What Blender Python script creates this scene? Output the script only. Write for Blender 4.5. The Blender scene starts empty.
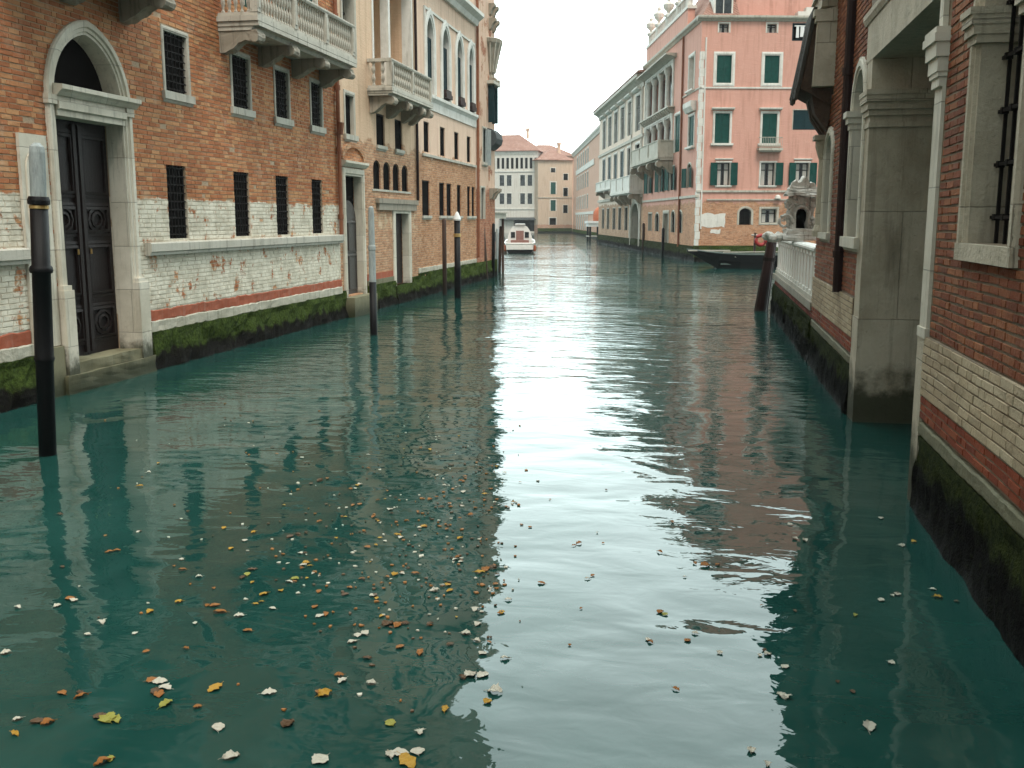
import bpy, bmesh, math, random
from mathutils import Vector, Matrix, noise as mnoise
random.seed(11)
S = bpy.context.scene
COL = S.collection
PI = math.pi

# ------------------------------------------------------------------ camera, sky, sun, exposure
TH = math.atan(0.165)                       # pitch below the horizon
PSI = math.atan(0.193*math.cos(TH))         # turned left of the canal axis (+Y)
CAM = Vector((0, 0, 2.6))
cd = bpy.data.cameras.new('camera'); cam = bpy.data.objects.new('camera', cd); COL.objects.link(cam)
cam.location = CAM; cam.rotation_euler = (PI/2-TH, 0, PSI)
cd.sensor_width = 36; cd.lens = 36*1000/1024; cd.clip_start = .05; cd.clip_end = 3000
S.camera = cam

SUN_EL, SUN_AZ = math.radians(58), math.radians(155)   # azimuth clockwise from +Y: behind the camera, to the right
W = bpy.data.worlds.new('World'); S.world = W; W.use_nodes = True
wn = W.node_tree.nodes; wl = W.node_tree.links
bg = wn['Background']
sky = wn.new('ShaderNodeTexSky'); sky.sky_type = 'NISHITA'; sky.sun_disc = False
sky.sun_elevation = SUN_EL; sky.sun_rotation = SUN_AZ; sky.dust_density = 6; sky.air_density = 1.5; sky.ozone_density = 1
hs = wn.new('ShaderNodeHueSaturation'); hs.inputs['Saturation'].default_value = .10
mx = wn.new('ShaderNodeMix'); mx.data_type = 'RGBA'; mx.inputs[0].default_value = .75
mx.inputs[7].default_value = (18.2, 18.3, 18.4, 1)          # the even cloud deck
wl.new(sky.outputs[0], hs.inputs['Color']); wl.new(hs.outputs[0], mx.inputs[6]); 
tc = wn.new('ShaderNodeTexCoord'); dt = wn.new('ShaderNodeVectorMath'); dt.operation = 'DOT_PRODUCT'; dt.inputs[1].default_value = (-.10, .87, .48)
wl.new(tc.outputs['Generated'], dt.inputs[0])               # sky brightened up the canal and dimmed elsewhere, shaped for the water's reflection
mr = wn.new('ShaderNodeMapRange'); mr.interpolation_type = 'SMOOTHSTEP'; wl.new(dt.outputs['Value'], mr.inputs[0])
mr.inputs[1].default_value = .25; mr.inputs[2].default_value = .93; mr.inputs[3].default_value = .50; mr.inputs[4].default_value = 2.15
vm = wn.new('ShaderNodeVectorMath'); vm.operation = 'SCALE'; wl.new(mx.outputs[2], vm.inputs[0]); wl.new(mr.outputs[0], vm.inputs['Scale'])
ct = wn.new('ShaderNodeMix'); ct.data_type = 'RGBA'; ct.blend_type = 'MULTIPLY'; ct.inputs[0].default_value = 1; ct.inputs[7].default_value = (.85, 1, .985, 1)
wl.new(vm.outputs[0], ct.inputs[6]); wl.new(ct.outputs[2], bg.inputs[0])
bg.inputs[1].default_value = .13
sd = bpy.data.lights.new('sun', 'SUN'); sd.energy = 2.6; sd.angle = math.radians(25); sd.color = (1, .93, .83)
sun = bpy.data.objects.new('sun', sd); COL.objects.link(sun); sun.location = (30, -30, 60)
sdir = Vector((math.sin(SUN_AZ)*math.cos(SUN_EL), math.cos(SUN_AZ)*math.cos(SUN_EL), math.sin(SUN_EL)))
sun.rotation_euler = sdir.to_track_quat('Z', 'Y').to_euler()
S.view_settings.view_transform = 'Standard'; S.view_settings.look = 'None'
S.view_settings.gamma = 1; S.view_settings.use_curve_mapping = False
S.view_settings.exposure = 0.15

# ------------------------------------------------------------------ material helpers
class NT:
    def __init__(s, name):
        s.m = bpy.data.materials.new(name); s.m.use_nodes = True
        s.t = s.m.node_tree; s.t.nodes.clear()
        s.out = s.t.nodes.new('ShaderNodeOutputMaterial')
        s.p = s.t.nodes.new('ShaderNodeBsdfPrincipled'); s.l(s.p.outputs[0], s.out.inputs[0])
    def l(s, a, b): s.t.links.new(a, b)
    def n(s, ty, **k):
        x = s.t.nodes.new(ty)
        for a, v in k.items(): setattr(x, a, v)
        return x
    def put(s, sock, v):
        if hasattr(v, 'is_linked'): s.l(v, sock)
        elif isinstance(v, (tuple, list)) and len(v) == 3 and sock.type == 'RGBA': sock.default_value = (*v, 1)
        else: sock.default_value = v
    def math(s, op, a, b=0.0, c=None, clamp=False):
        x = s.n('ShaderNodeMath', operation=op, use_clamp=clamp); s.put(x.inputs[0], a); s.put(x.inputs[1], b)
        if c is not None: s.put(x.inputs[2], c)
        return x.outputs[0]
    def mix(s, f, a, b, mode='MIX'):
        x = s.n('ShaderNodeMix', data_type='RGBA', blend_type=mode); s.put(x.inputs[0], f); s.put(x.inputs[6], a); s.put(x.inputs[7], b)
        return x.outputs[2]
    def ramp(s, f, lo, hi, smooth=True):
        x = s.n('ShaderNodeMapRange', interpolation_type='SMOOTHSTEP' if smooth else 'LINEAR')
        s.put(x.inputs[0], f); s.put(x.inputs[1], lo); s.put(x.inputs[2], hi); return x.outputs[0]
    def noise(s, vec, scale, detail=3, rough=.55, dist=0):
        x = s.n('ShaderNodeTexNoise'); s.l(vec, x.inputs['Vector']); x.inputs['Scale'].default_value = scale
        x.inputs['Detail'].default_value = detail; x.inputs['Roughness'].default_value = rough; x.inputs['Distortion'].default_value = dist
        return x.outputs['Fac']
    def scaled(s, vec, v):
        x = s.n('ShaderNodeVectorMath', operation='MULTIPLY'); s.l(vec, x.inputs[0]); x.inputs[1].default_value = v; return x.outputs[0]
    def coord(s):
        return s.n('ShaderNodeTexCoord').outputs['Object']
    def sep(s, v):
        x = s.n('ShaderNodeSeparateXYZ'); s.l(v, x.inputs[0]); return x.outputs
    def bump(s, h, dist, strength=1.0):
        x = s.n('ShaderNodeBump'); s.l(h, x.inputs['Height']); x.inputs['Distance'].default_value = dist; x.inputs['Strength'].default_value = strength
        s.l(x.outputs[0], s.p.inputs['Normal'])
    def color(s, c): s.put(s.p.inputs['Base Color'], c)
    def rough(s, r): s.put(s.p.inputs['Roughness'], r)
    def spec(s, v): s.p.inputs['Specular IOR Level'].default_value = v

def mat_brick(name, c1, c2, mortar, bw=.25, rh=.075, ms=.011, zones=(), wash=.3, bumpd=.012, plaster=None, tone=.35, dark=.25, geo=False, spread=.6):
    """zones: (z0, z1, colour, cover 0..1, edge noise) paint or render coats; plaster: (z0, colour, cover) coat from z0 upward"""
    t = NT(name); co = t.coord(); sx = t.sep(co)
    u = t.math('ADD', sx[0], sx[1])
    wob = t.noise(co, 2.2, 2)
    cx = t.n('ShaderNodeCombineXYZ')
    t.l(t.math('ADD', u, t.math('MULTIPLY', t.noise(co, 9, 1), .03)), cx.inputs[0])
    t.l(t.math('ADD', sx[2], t.math('MULTIPLY', wob, .05)), cx.inputs[1])
    b = t.n('ShaderNodeTexBrick'); t.l(cx.outputs[0], b.inputs['Vector'])
    b.inputs['Scale'].default_value = 1; b.inputs['Brick Width'].default_value = bw; b.inputs['Row Height'].default_value = rh
    b.inputs['Mortar Size'].default_value = ms; b.inputs['Mortar Smooth'].default_value = .5; b.inputs['Bias'].default_value = 0
    t.put(b.inputs['Color1'], (0, 0, 0)); t.put(b.inputs['Color2'], (1, 1, 1)); t.put(b.inputs['Mortar'], (.5, .5, .5))
    big = t.noise(co, .55, 4, .6); mid = t.noise(co, 3.0, 5, .65); fine = t.noise(co, 26, 4, .7); grit = t.noise(co, 70, 3, .6)
    bcol = t.n('ShaderNodeNewGeometry').outputs['Random Per Island'] if geo else b.outputs['Color']
    bfac = 0.0 if geo else b.outputs['Fac']
    rv = t.math('ADD', t.math('ADD', t.math('MULTIPLY', bcol, spread), (.75-spread)*.5), t.math('MULTIPLY', t.math('SUBTRACT', mid, .3), tone))
    cr = t.n('ShaderNodeValToRGB'); t.l(rv, cr.inputs[0]); el = cr.color_ramp.elements
    sc = lambda c, k: (*[min(.85, x*k) for x in c], 1)
    el[0].position = 0; el[0].color = sc(c1, .5); el[1].position = 1; el[1].color = (min(.8, c2[0]*1.35), min(.8, c2[1]*1.65), min(.8, c2[2]*1.85), 1)
    for p, q in ((.22, sc(c1, .8)), (.42, sc(c1, 1.05)), (.62, sc(c2, .95)), (.82, sc(c2, 1.12))):
        n_ = el.new(p); n_.color = q
    c = cr.outputs[0]
    joint = t.mix(t.ramp(t.noise(co, 7, 4, .7), .42, .62), mortar, (mortar[0]*.30, mortar[1]*.26, mortar[2]*.24))
    c = t.mix(t.math('MULTIPLY', bfac, t.math('ADD', .45, t.math('MULTIPLY', t.ramp(mid, .35, .6), .5))), c, joint)
    c = t.mix(t.math('MULTIPLY', t.ramp(fine, .5, .75), dark*1.8), c, (c1[0]*.35, c1[1]*.3, c1[2]*.28))
    c = t.mix(t.math('MULTIPLY', t.ramp(grit, .56, .72), .4), c, mortar)
    c = t.mix(t.math('MULTIPLY', t.ramp(big, .42, .62), dark), c, (c1[0]*.5, c1[1]*.45, c1[2]*.45))
    pale = t.ramp(t.noise(co, 1.6, 6, .7), .54, .70)
    c = t.mix(t.math('MULTIPLY', pale, t.math('MULTIPLY', wash, t.math('ADD', .4, fine))), c, mortar)
    coat = None
    def add(c, coat, m, colr):
        c = t.mix(m, c, colr)
        return c, (m if coat is None else t.math('MAXIMUM', coat, m))
    flake = t.noise(co, 2.6, 7, .68); edge = t.noise(co, 5, 4, .6)
    for (z0, z1, colr, cover, en) in zones:
        ze = t.math('ADD', sx[2], t.math('MULTIPLY', t.math('SUBTRACT', edge, .5), en))
        m = t.math('MULTIPLY', t.ramp(ze, z0-.02, z0+.02), t.math('SUBTRACT', 1.0, t.ramp(ze, z1-.02, z1+.02)))
        m = t.math('MULTIPLY', m, t.ramp(flake, .62-cover*.42, .70-cover*.42))
        mor = t.math('MULTIPLY', m, t.math('SUBTRACT', 1.0, t.math('MULTIPLY', bfac, .22)))
        vary = t.mix(t.ramp(mid, .35, .7), colr, (colr[0]*.72, colr[1]*.70, colr[2]*.66))
        c, coat = add(c, coat, mor, vary)
    if plaster:
        z0, colr, cover = plaster
        ze = t.math('ADD', sx[2], t.math('MULTIPLY', t.math('SUBTRACT', t.noise(co, 1.1, 6, .65), .5), 1.1))
        m = t.math('MULTIPLY', t.ramp(ze, z0-.05, z0+.05), t.ramp(t.noise(co, .9, 8, .66), .62-cover*.5, .66-cover*.5))
        streak = t.noise(t.scaled(co, (3, 3, .25)), 1.5, 4)
        vary = t.mix(t.math('MULTIPLY', t.ramp(streak, .45, .75), .7), colr, (colr[0]*.72, colr[1]*.66, colr[2]*.62))
        vary = t.mix(t.math('MULTIPLY', t.ramp(mid, .5, .75), .3), vary, (min(colr[0]*1.15, .85), min(colr[1]*1.3, .8), min(colr[2]*1.35, .8)))
        c, coat = add(c, coat, m, vary)
    t.color(c); t.rough(.88); t.spec(.25)
    h = t.math('SUBTRACT', 1.0, bfac)
    if coat is not None: h = t.mix(t.math('MULTIPLY', coat, .75 if not plaster else .92), h, (1.1, 1.1, 1.1))
    h = t.math('ADD', h, t.math('MULTIPLY', fine, .9)); h = t.math('ADD', h, t.math('MULTIPLY', bcol, .0 if geo else .35))
    h = t.math('ADD', h, t.math('MULTIPLY', mid, .9))
    t.bump(h, bumpd)
    return t.m

def mat_stone(name, c, var=.35, dirt=.5, dcol=None, bumpd=.008, rough=.75, algae=None, joints=None):
    t = NT(name); co = t.coord(); sx = t.sep(co)
    big = t.noise(co, 1.7, 6, .65); fine = t.noise(co, 22, 5, .7); st = t.noise(t.scaled(co, (5, 5, .55)), 1.3, 5, .65)
    k = t.mix(t.math('MULTIPLY', t.ramp(big, .4, .68), var), c, (c[0]*.55, c[1]*.52, c[2]*.46))
    dc = dcol or (c[0]*.22, c[1]*.21, c[2]*.19)
    k = t.mix(t.math('MULTIPLY', t.ramp(st, .52, .76), dirt), k, dc)
    k = t.mix(t.math('MULTIPLY', t.ramp(fine, .55, .8), .35), k, (c[0]*.45, c[1]*.42, c[2]*.38))
    jf = None
    if joints:
        b = t.n('ShaderNodeTexBrick'); cx = t.n('ShaderNodeCombineXYZ'); t.l(t.math('ADD', t.math('ADD', sx[0], sx[1]), t.math('MULTIPLY', fine, .012)), cx.inputs[0]); t.l(t.math('ADD', sx[2], t.math('MULTIPLY', big, .02)), cx.inputs[1]); t.l(cx.outputs[0], b.inputs['Vector'])
        b.inputs['Scale'].default_value = 1; b.inputs['Brick Width'].default_value = joints[0]; b.inputs['Row Height'].default_value = joints[1]; b.inputs['Mortar Size'].default_value = .006; b.inputs['Mortar Smooth'].default_value = .4
        t.put(b.inputs['Color1'], (.78, .76, .72)); t.put(b.inputs['Color2'], (1, 1, 1)); t.put(b.inputs['Mortar'], (.9, .9, .9))
        k = t.mix(.8, k, b.outputs['Color'], 'MULTIPLY'); jf = b.outputs['Fac']; k = t.mix(t.math('MULTIPLY', jf, .5), k, dc)
    stain = t.ramp(t.noise(t.scaled(co, (9, 9, .35)), 1.0, 6, .7), .56, .66); k = t.mix(t.math('MULTIPLY', stain, dirt*.6), k, dc)
    crust = t.ramp(t.noise(co, 6.5, 7, .75), .60, .70); k = t.mix(t.math('MULTIPLY', crust, dirt*.8), k, (dc[0]*.7, dc[1]*.7, dc[2]*.65))
    if algae:
        ze = t.math('ADD', sx[2], t.math('MULTIPLY', t.math('SUBTRACT', t.noise(co, 4, 5, .65), .5), algae[1]))
        k = t.mix(t.math('MULTIPLY', t.math('SUBTRACT', 1.0, t.ramp(ze, algae[0]-.22, algae[0]+.22)), .93), k, (.022, .026, .009))
    t.color(k); t.rough(rough); t.spec(.3)
    hh = t.math('ADD', big, t.math('MULTIPLY', fine, .6))
    if jf is not None: hh = t.math('SUBTRACT', hh, t.math('MULTIPLY', jf, .8))
    t.bump(hh, bumpd)
    return t.m

def mat_moss(name, zg, green=(.042, .072, .012), black=(.014, .012, .011), wob=.35):
    t = NT(name); co = t.coord(); sx = t.sep(co)
    n1 = t.noise(co, 3.2, 6, .68); n2 = t.noise(co, 18, 5, .7); n3 = t.noise(co, 48, 3, .6)
    ze = t.math('ADD', sx[2], t.math('MULTIPLY', t.math('SUBTRACT', n1, .5), wob))
    g = t.mix(t.ramp(n2, .38, .62), green, (green[0]*.35, green[1]*.38, green[2]*.4))
    g = t.mix(t.math('MULTIPLY', t.ramp(n3, .55, .75), .5), g, (green[0]*2.0, green[1]*1.7, green[2]*1.5))
    bl = t.mix(t.ramp(n3, .55, .75), black, (.014, .0115, .011))
    bl = t.mix(t.math('MULTIPLY', t.ramp(n2, .5, .7), .5), bl, (.03, .034, .014))
    k = t.mix(t.ramp(ze, zg-.06, zg+.08), bl, g)
    t.color(k); t.rough(t.ramp(ze, -.1, .3)); t.p.inputs['Roughness'].default_value = .8; t.spec(.3)
    r = t.n('ShaderNodeMapRange'); t.spec(.05); t.l(ze, r.inputs[0]); r.inputs[1].default_value = .0; r.inputs[2].default_value = .25; r.inputs[3].default_value = .6; r.inputs[4].default_value = .95
    t.l(r.outputs[0], t.p.inputs['Roughness'])
    t.bump(t.math('ADD', n2, t.math('MULTIPLY', n3, .6)), .05)
    return t.m

def mat_plain(name, c, rough=.6, var=.25, metal=0, scale=6, spec=.4, bumpd=.003, stretch=(1, 1, 1)):
    t = NT(name); co = t.coord(); v = t.scaled(co, stretch)
    n = t.noise(v, scale, 5, .65); f = t.noise(v, scale*7, 3, .6)
    k = t.mix(t.math('MULTIPLY', t.ramp(n, .4, .7), var), c, (c[0]*.45, c[1]*.45, c[2]*.45))
    k = t.mix(t.math('MULTIPLY', t.ramp(f, .5, .8), var*.8), k, (min(c[0]*1.5, .9), min(c[1]*1.5, .9), min(c[2]*1.5, .9)))
    t.color(k); t.rough(rough); t.spec(spec); t.p.inputs['Metallic'].default_value = metal
    t.bump(t.math('ADD', n, f), bumpd)
    return t.m

def mat_glass(name, c=(.012, .014, .015), rough=.12):
    t = NT(name); co = t.coord(); n = t.noise(co, 1.5, 3)
    t.color(t.mix(t.ramp(n, .4, .65), c, (c[0]*2.2, c[1]*2.2, c[2]*2.2))); t.rough(rough); t.spec(.5); t.bump(n, .01)
    return t.m

def mat_shutter(name, c):
    t = NT(name); co = t.coord(); sx = t.sep(co)
    w = t.math('FRACT', t.math('MULTIPLY', sx[2], 16.0)); n = t.noise(co, 5, 5, .65)
    k = t.mix(t.math('MULTIPLY', t.ramp(n, .4, .7), .5), c, (c[0]*.4+.004, c[1]*.55, c[2]*.55))
    t.color(k); t.rough(.6); t.spec(.2); t.bump(w, .018); return t.m

def mat_tile(name, c):
    t = NT(name); co = t.coord(); sx = t.sep(co)
    u = t.math('ADD', sx[0], sx[1])
    w = t.math('SINE', t.math('MULTIPLY', u, 26.0)); r = t.math('FRACT', t.math('MULTIPLY', sx[2], 5.5))
    n = t.noise(co, .9, 6, .7); f = t.noise(co, 9, 4, .7)
    k = t.mix(t.math('MULTIPLY', t.ramp(n, .4, .65), .6), c, (c[0]*1.35, c[1]*1.6, c[2]*1.7))
    k = t.mix(t.math('MULTIPLY', t.ramp(f, .45, .7), .6), k, (c[0]*.45, c[1]*.42, c[2]*.42))
    t.color(k); t.rough(.9); t.bump(t.math('ADD', w, r), .05); return t.m

def mat_water():
    t = NT('canal_water'); pos = t.n('ShaderNodeNewGeometry').outputs['Position']; sx = t.sep(pos)
    big = t.noise(pos, .16, 2, .5)
    murk = t.noise(t.scaled(pos, (1, .6, 1)), .8, 6, .6, .8)
    col = t.mix(t.ramp(murk, .35, .7), (.008, .042, .035), (.013, .056, .047))
    t.color(col); t.rough(.01); t.p.inputs['IOR'].default_value = 1.33
    def ripple(sc, st, det, rg, dist, amp):
        return t.math('MULTIPLY', t.noise(t.scaled(pos, st), sc, det, rg, dist), amp)
    h = ripple(.5, (1, 1.25, 1), 2, .45, .8, .052)                           # slow swell
    h = t.math('ADD', h, ripple(1.7, (.8, 1.5, 1), 2, .5, .5, .010))
    far = t.ramp(sx[1], 8.0, 22.0)                                           # the breeze reaches the canal further out
    patch = t.math('MULTIPLY', far, t.math('ADD', .45, t.ramp(big, .35, .65)))
    h = t.math('ADD', h, t.math('MULTIPLY', patch, ripple(2.6, (.55, 1.5, 1), 3, .5, .4, .024)))
    h = t.math('ADD', h, t.math('MULTIPLY', patch, ripple(7.0, (.7, 1.4, 1), 2, .5, .3, .005)))
    h = t.math('ADD', h, ripple(5.0, (.9, 1.2, 1), 2, .5, 1.5, .0012))
    b = t.n('ShaderNodeBump'); t.l(h, b.inputs['Height']); b.inputs['Distance'].default_value = 1; b.inputs['Strength'].default_value = 1
    t.l(b.outputs[0], t.p.inputs['Normal'])
    return t.m

M = {}
WHITE = (.62, .58, .52)
M['brickL'] = mat_brick('orange_brick', (.50, .18, .066), (.60, .27, .118), (.54, .38, .26), rh=.078, wash=.6, bumpd=.022,
    zones=[(1.02, 2.95, (.72, .66, .56), .66, .14)], tone=.35, dark=.2)
M['mortarLz'] = mat_brick('pale_mortar_washed', (.42, .30, .20), (.48, .35, .24), (.50, .38, .27), geo=True, spread=.2, wash=.4, bumpd=.02, zones=[(1.02, 2.95, (.68, .61, .50), .64, .14)])
M['courseL'] = mat_brick('orange_brick_course', (.41, .142, .056), (.52, .255, .115), (.54, .38, .26), geo=True, spread=.5, wash=.55, bumpd=.010,
    zones=[(1.02, 2.95, (.72, .655, .545), .58, .16)], tone=.35, dark=.2)
M['brickL2'] = mat_brick('tan_brick', (.50, .25, .135), (.58, .34, .20), (.56, .43, .31), wash=.3, plaster=(4.75, (.64, .44, .30), .80), zones=[(2.3, 2.75, (.62, .45, .3), .35, .3)])
M['brickL3'] = mat_brick('peach_plaster', (.50, .235, .115), (.57, .31, .17), (.56, .43, .31), wash=.45, plaster=(4.75, (.70, .49, .37), .90))
M['brickL4'] = mat_brick('red_brick_corner', (.42, .15, .08), (.50, .22, .12), (.5, .38, .28), wash=.35, plaster=(3.8, (.62, .42, .31), .40))
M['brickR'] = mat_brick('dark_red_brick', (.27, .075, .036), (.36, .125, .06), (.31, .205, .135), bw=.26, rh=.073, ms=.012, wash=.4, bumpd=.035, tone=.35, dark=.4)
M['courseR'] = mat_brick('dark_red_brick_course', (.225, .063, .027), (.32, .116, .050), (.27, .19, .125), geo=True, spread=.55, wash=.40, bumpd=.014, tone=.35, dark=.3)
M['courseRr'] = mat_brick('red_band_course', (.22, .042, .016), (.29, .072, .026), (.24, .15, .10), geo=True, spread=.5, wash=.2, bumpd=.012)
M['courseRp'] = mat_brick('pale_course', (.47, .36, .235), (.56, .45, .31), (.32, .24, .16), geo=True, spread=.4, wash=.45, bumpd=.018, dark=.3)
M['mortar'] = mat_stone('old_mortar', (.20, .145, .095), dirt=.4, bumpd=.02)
M['mortarL'] = mat_stone('pale_mortar', (.46, .34, .235), dirt=.3, bumpd=.02)
M['brickR2'] = mat_brick('red_band_brick', (.24, .038, .020), (.30, .062, .03), (.22, .13, .09), bw=.3, rh=.10, ms=.012, wash=.15, bumpd=.02)
M['blockR'] = mat_brick('pale_block_course', (.40, .31, .20), (.48, .39, .27), (.27, .20, .13), bw=.30, rh=.09, ms=.010, wash=.5, bumpd=.035, dark=.3)
M['pink'] = mat_brick('pink_plaster', (.50, .24, .13), (.58, .30, .17), (.56, .45, .34), wash=.4, plaster=(3.6, (.60, .315, .25), 1.02))
M['palest'] = mat_brick('pale_palazzo_plaster', (.45, .26, .16), (.52, .32, .2), (.55, .45, .35), wash=.5, plaster=(4.0, (.72, .58, .48), .90))
M['farwhite'] = mat_brick('far_white_plaster', (.6, .5, .42), (.6, .5, .42), (.6, .5, .42), plaster=(-3, (.62, .575, .52), .9))
M['fartan'] = mat_brick('far_tan_plaster', (.55, .3, .2), (.55, .3, .2), (.6, .5, .42), plaster=(1.5, (.56, .43, .33), .9))
M['farorange'] = mat_brick('far_orange_plaster', (.55, .3, .2), (.55, .3, .2), (.6, .5, .42), plaster=(1.5, (.58, .35, .26), .95))
M['stone'] = mat_stone('pale_stone', (.66, .605, .51), algae=(.55, .8), joints=(.9, .72))
M['stoneG'] = mat_stone('grey_stone', (.48, .445, .38), dirt=.75)
M['stoneD'] = mat_stone('dark_weathered_stone', (.30, .26, .205), dirt=.75)
M['stoneR'] = mat_stone('rough_grey_stone', (.55, .475, .37), dirt=.5, var=.5, bumpd=.03, algae=(.55, .9), joints=(2.3, 1.35))
M['stoneW'] = mat_stone('white_stone', (.68, .65, .60), dirt=.35)
M['shrine'] = mat_stone('carved_weathered_stone', (.58, .55, .51), dirt=.9, var=.6, bumpd=.03)
M['loggia'] = mat_stone('cream_loggia_plaster', (.50, .41, .30), dirt=.3)
M['strip'] = mat_stone('plinth_stone', (.17, .155, .095), dirt=.6, bumpd=.03, dcol=(.05, .06, .02))
M['stripL'] = mat_stone('grey_plinth_stone', (.46, .42, .34), dirt=.5, bumpd=.02, dcol=(.06, .07, .03))
M['redpaint'] = mat_stone('red_ochre_band', (.33, .080, .036), dirt=.35, dcol=(.35, .25, .2), var=.4)
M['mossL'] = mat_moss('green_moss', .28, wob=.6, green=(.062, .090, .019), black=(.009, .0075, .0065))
M['mossR'] = mat_moss('shaded_moss', .42, wob=.6, green=(.034, .043, .010), black=(.004, .0034, .0032))  # same moss, with the right bank's shade put into a darker colour
M['step'] = mat_stone('algae_step_stone', (.20, .18, .11), dirt=.5, algae=(.28, .3))
M['wood'] = mat_plain('dark_door_wood', (.011, .0052, .0048), .55, .5, stretch=(4, 4, .4), bumpd=.006, spec=.25)
M['woodgrey'] = mat_plain('grey_door_wood', (.065, .055, .048), .6, .4, stretch=(4, 4, .4), bumpd=.006)
M['iron'] = mat_plain('dark_iron', (.013, .010, .009), .7, .3, spec=.12)
M['rust'] = mat_plain('rusty_pipe', (.24, .085, .04), .7, .5)
M['pipeD'] = mat_plain('dark_brown_pipe', (.020, .008, .007), .5, .4, spec=.25)
M['glass'] = mat_glass('window_glass')
M['dark'] = mat_plain('dark_interior', (.005, .004, .0038), .95, .2, spec=.05)
M['curtain'] = mat_plain('pale_curtain', (.50, .47, .43), .9, .3, stretch=(8, 8, .2))
M['greensh'] = mat_shutter('green_shutter', (.012, .085, .070))
M['darksh'] = mat_shutter('dark_blue_green_shutter', (.010, .040, .048))
M['tile'] = mat_tile('terracotta_tiles', (.38, .19, .14))
M['polepale'] = mat_plain('pale_blue_paint', (.34, .375, .37), .75, .6, stretch=(5, 5, .6), spec=.2)
M['poleblack'] = mat_plain('black_tarred_wood', (.0045, .0042, .005), .5, .4, stretch=(5, 5, .3), spec=.2)
M['polebrown'] = mat_plain('brown_weathered_wood', (.06, .032, .022), .7, .4, stretch=(5, 5, .3))
M['gold'] = mat_plain('brass_band', (.55, .36, .14), .35, .3, metal=.7)
M['hoodD'] = mat_plain('weathered_dark_boards', (.060, .050, .038), .85, .6, stretch=(1, 6, .5), bumpd=.03)
M['rufous'] = mat_plain('rotten_brown_boards', (.085, .050, .032), .9, .6, bumpd=.03)
M['boatblack'] = mat_plain('black_hull_paint', (.004, .0035, .004), .35, .3, spec=.2)
M['boatdeck'] = mat_plain('worn_green_deck', (.075, .10, .09), .6, .5)
M['boatwood'] = mat_plain('pale_worn_plank', (.38, .35, .30), .7, .4)
M['boatwhite'] = mat_plain('white_boat_paint', (.74, .71, .67), .35, .2)
M['boatred'] = mat_plain('faded_red_wood', (.26, .13, .105), .5, .4)
M['orangecloth'] = mat_plain('faded_orange_canvas', (.42, .12, .055), .85, .3)
M['red'] = mat_plain('red_rubber', (.30, .022, .02), .5, .3)
M['cloth'] = mat_plain('white_cloth', (.74, .73, .72), .9, .2)
M['awning'] = mat_plain('dark_grey_canvas', (.055, .06, .062), .85, .3)
M['leafy'] = mat_plain('yellow_leaf', (.52, .29, .035), .6, .5, scale=30)
M['leafo'] = mat_plain('orange_brown_leaf', (.34, .13, .025), .6, .5, scale=30)
M['leafw'] = mat_plain('pale_leaf', (.60, .55, .45), .6, .35, scale=30)
M['leafb'] = mat_plain('brown_leaf', (.12, .065, .03), .6, .5, scale=30)
M['leafg'] = mat_plain('yellow_green_leaf', (.34, .32, .06), .6, .4, scale=30)

# ------------------------------------------------------------------ geometry helpers
class MB:
    def __init__(s): s.v = []; s.f = []
    def add(s, vs, fs):
        o = len(s.v); s.v += [tuple(v) for v in vs]; s.f += [[i+o for i in f] for f in fs]
    def build(s, name, mat, parent=None, smooth=False, recalc=True, mesh_only=False):
        me = bpy.data.meshes.new(name); me.from_pydata(s.v, [], s.f)
        if recalc:
            bm = bmesh.new(); bm.from_mesh(me); bmesh.ops.recalc_face_normals(bm, faces=bm.faces); bm.to_mesh(me); bm.free()
        me.materials.append(mat)
        if smooth:
            for p in me.polygons: p.use_smooth = True
        if mesh_only: return me
        return link(name, me, parent)
def link(name, me, parent=None, loc=None, rot=None, scale=None):
    o = bpy.data.objects.new(name, me); COL.objects.link(o)
    if parent: o.parent = parent
    if loc is not None: o.location = loc
    if rot is not None: o.rotation_euler = rot
    if scale is not None: o.scale = scale
    return o
def thing(name, label, cat, loc=(0, 0, 0), rz=0, group=None):
    o = bpy.data.objects.new(name, None); COL.objects.link(o); o.empty_display_size = .3
    o.location = loc; o.rotation_euler = (0, 0, rz); o['label'] = label; o['category'] = cat
    if group: o['group'] = group
    return o
def tag(o, label, cat, group=None):
    o['label'] = label; o['category'] = cat
    if group: o['group'] = group
    return o
def roughen(o, cuts, amp, sc=9):
    bm = bmesh.new(); bm.from_mesh(o.data); bmesh.ops.remove_doubles(bm, verts=bm.verts, dist=1e-5)
    bmesh.ops.subdivide_edges(bm, edges=bm.edges[:], cuts=cuts, use_grid_fill=True); bm.normal_update()
    for v in bm.verts:
        k = mnoise.fractal(v.co*sc, 1, 2, 4)*amp; v.co += Vector((mnoise.noise(v.co*sc*1.3), mnoise.noise(v.co*sc*1.3+Vector((7, 3, 1))), mnoise.noise(v.co*sc*1.3+Vector((1, 9, 4)))))*amp + v.normal*k
    bm.to_mesh(o.data); bm.free()
class Frame:
    """facade frame inside a root's local space: s along the wall, d outward, z up"""
    def __init__(s, root, o, sdir, ddir): s.root = root; s.o = Vector(o); s.s = Vector(sdir); s.d = Vector(ddir)
    def p(s, a, d, z): return s.o + s.s*a + s.d*d + Vector((0, 0, z))
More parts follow.
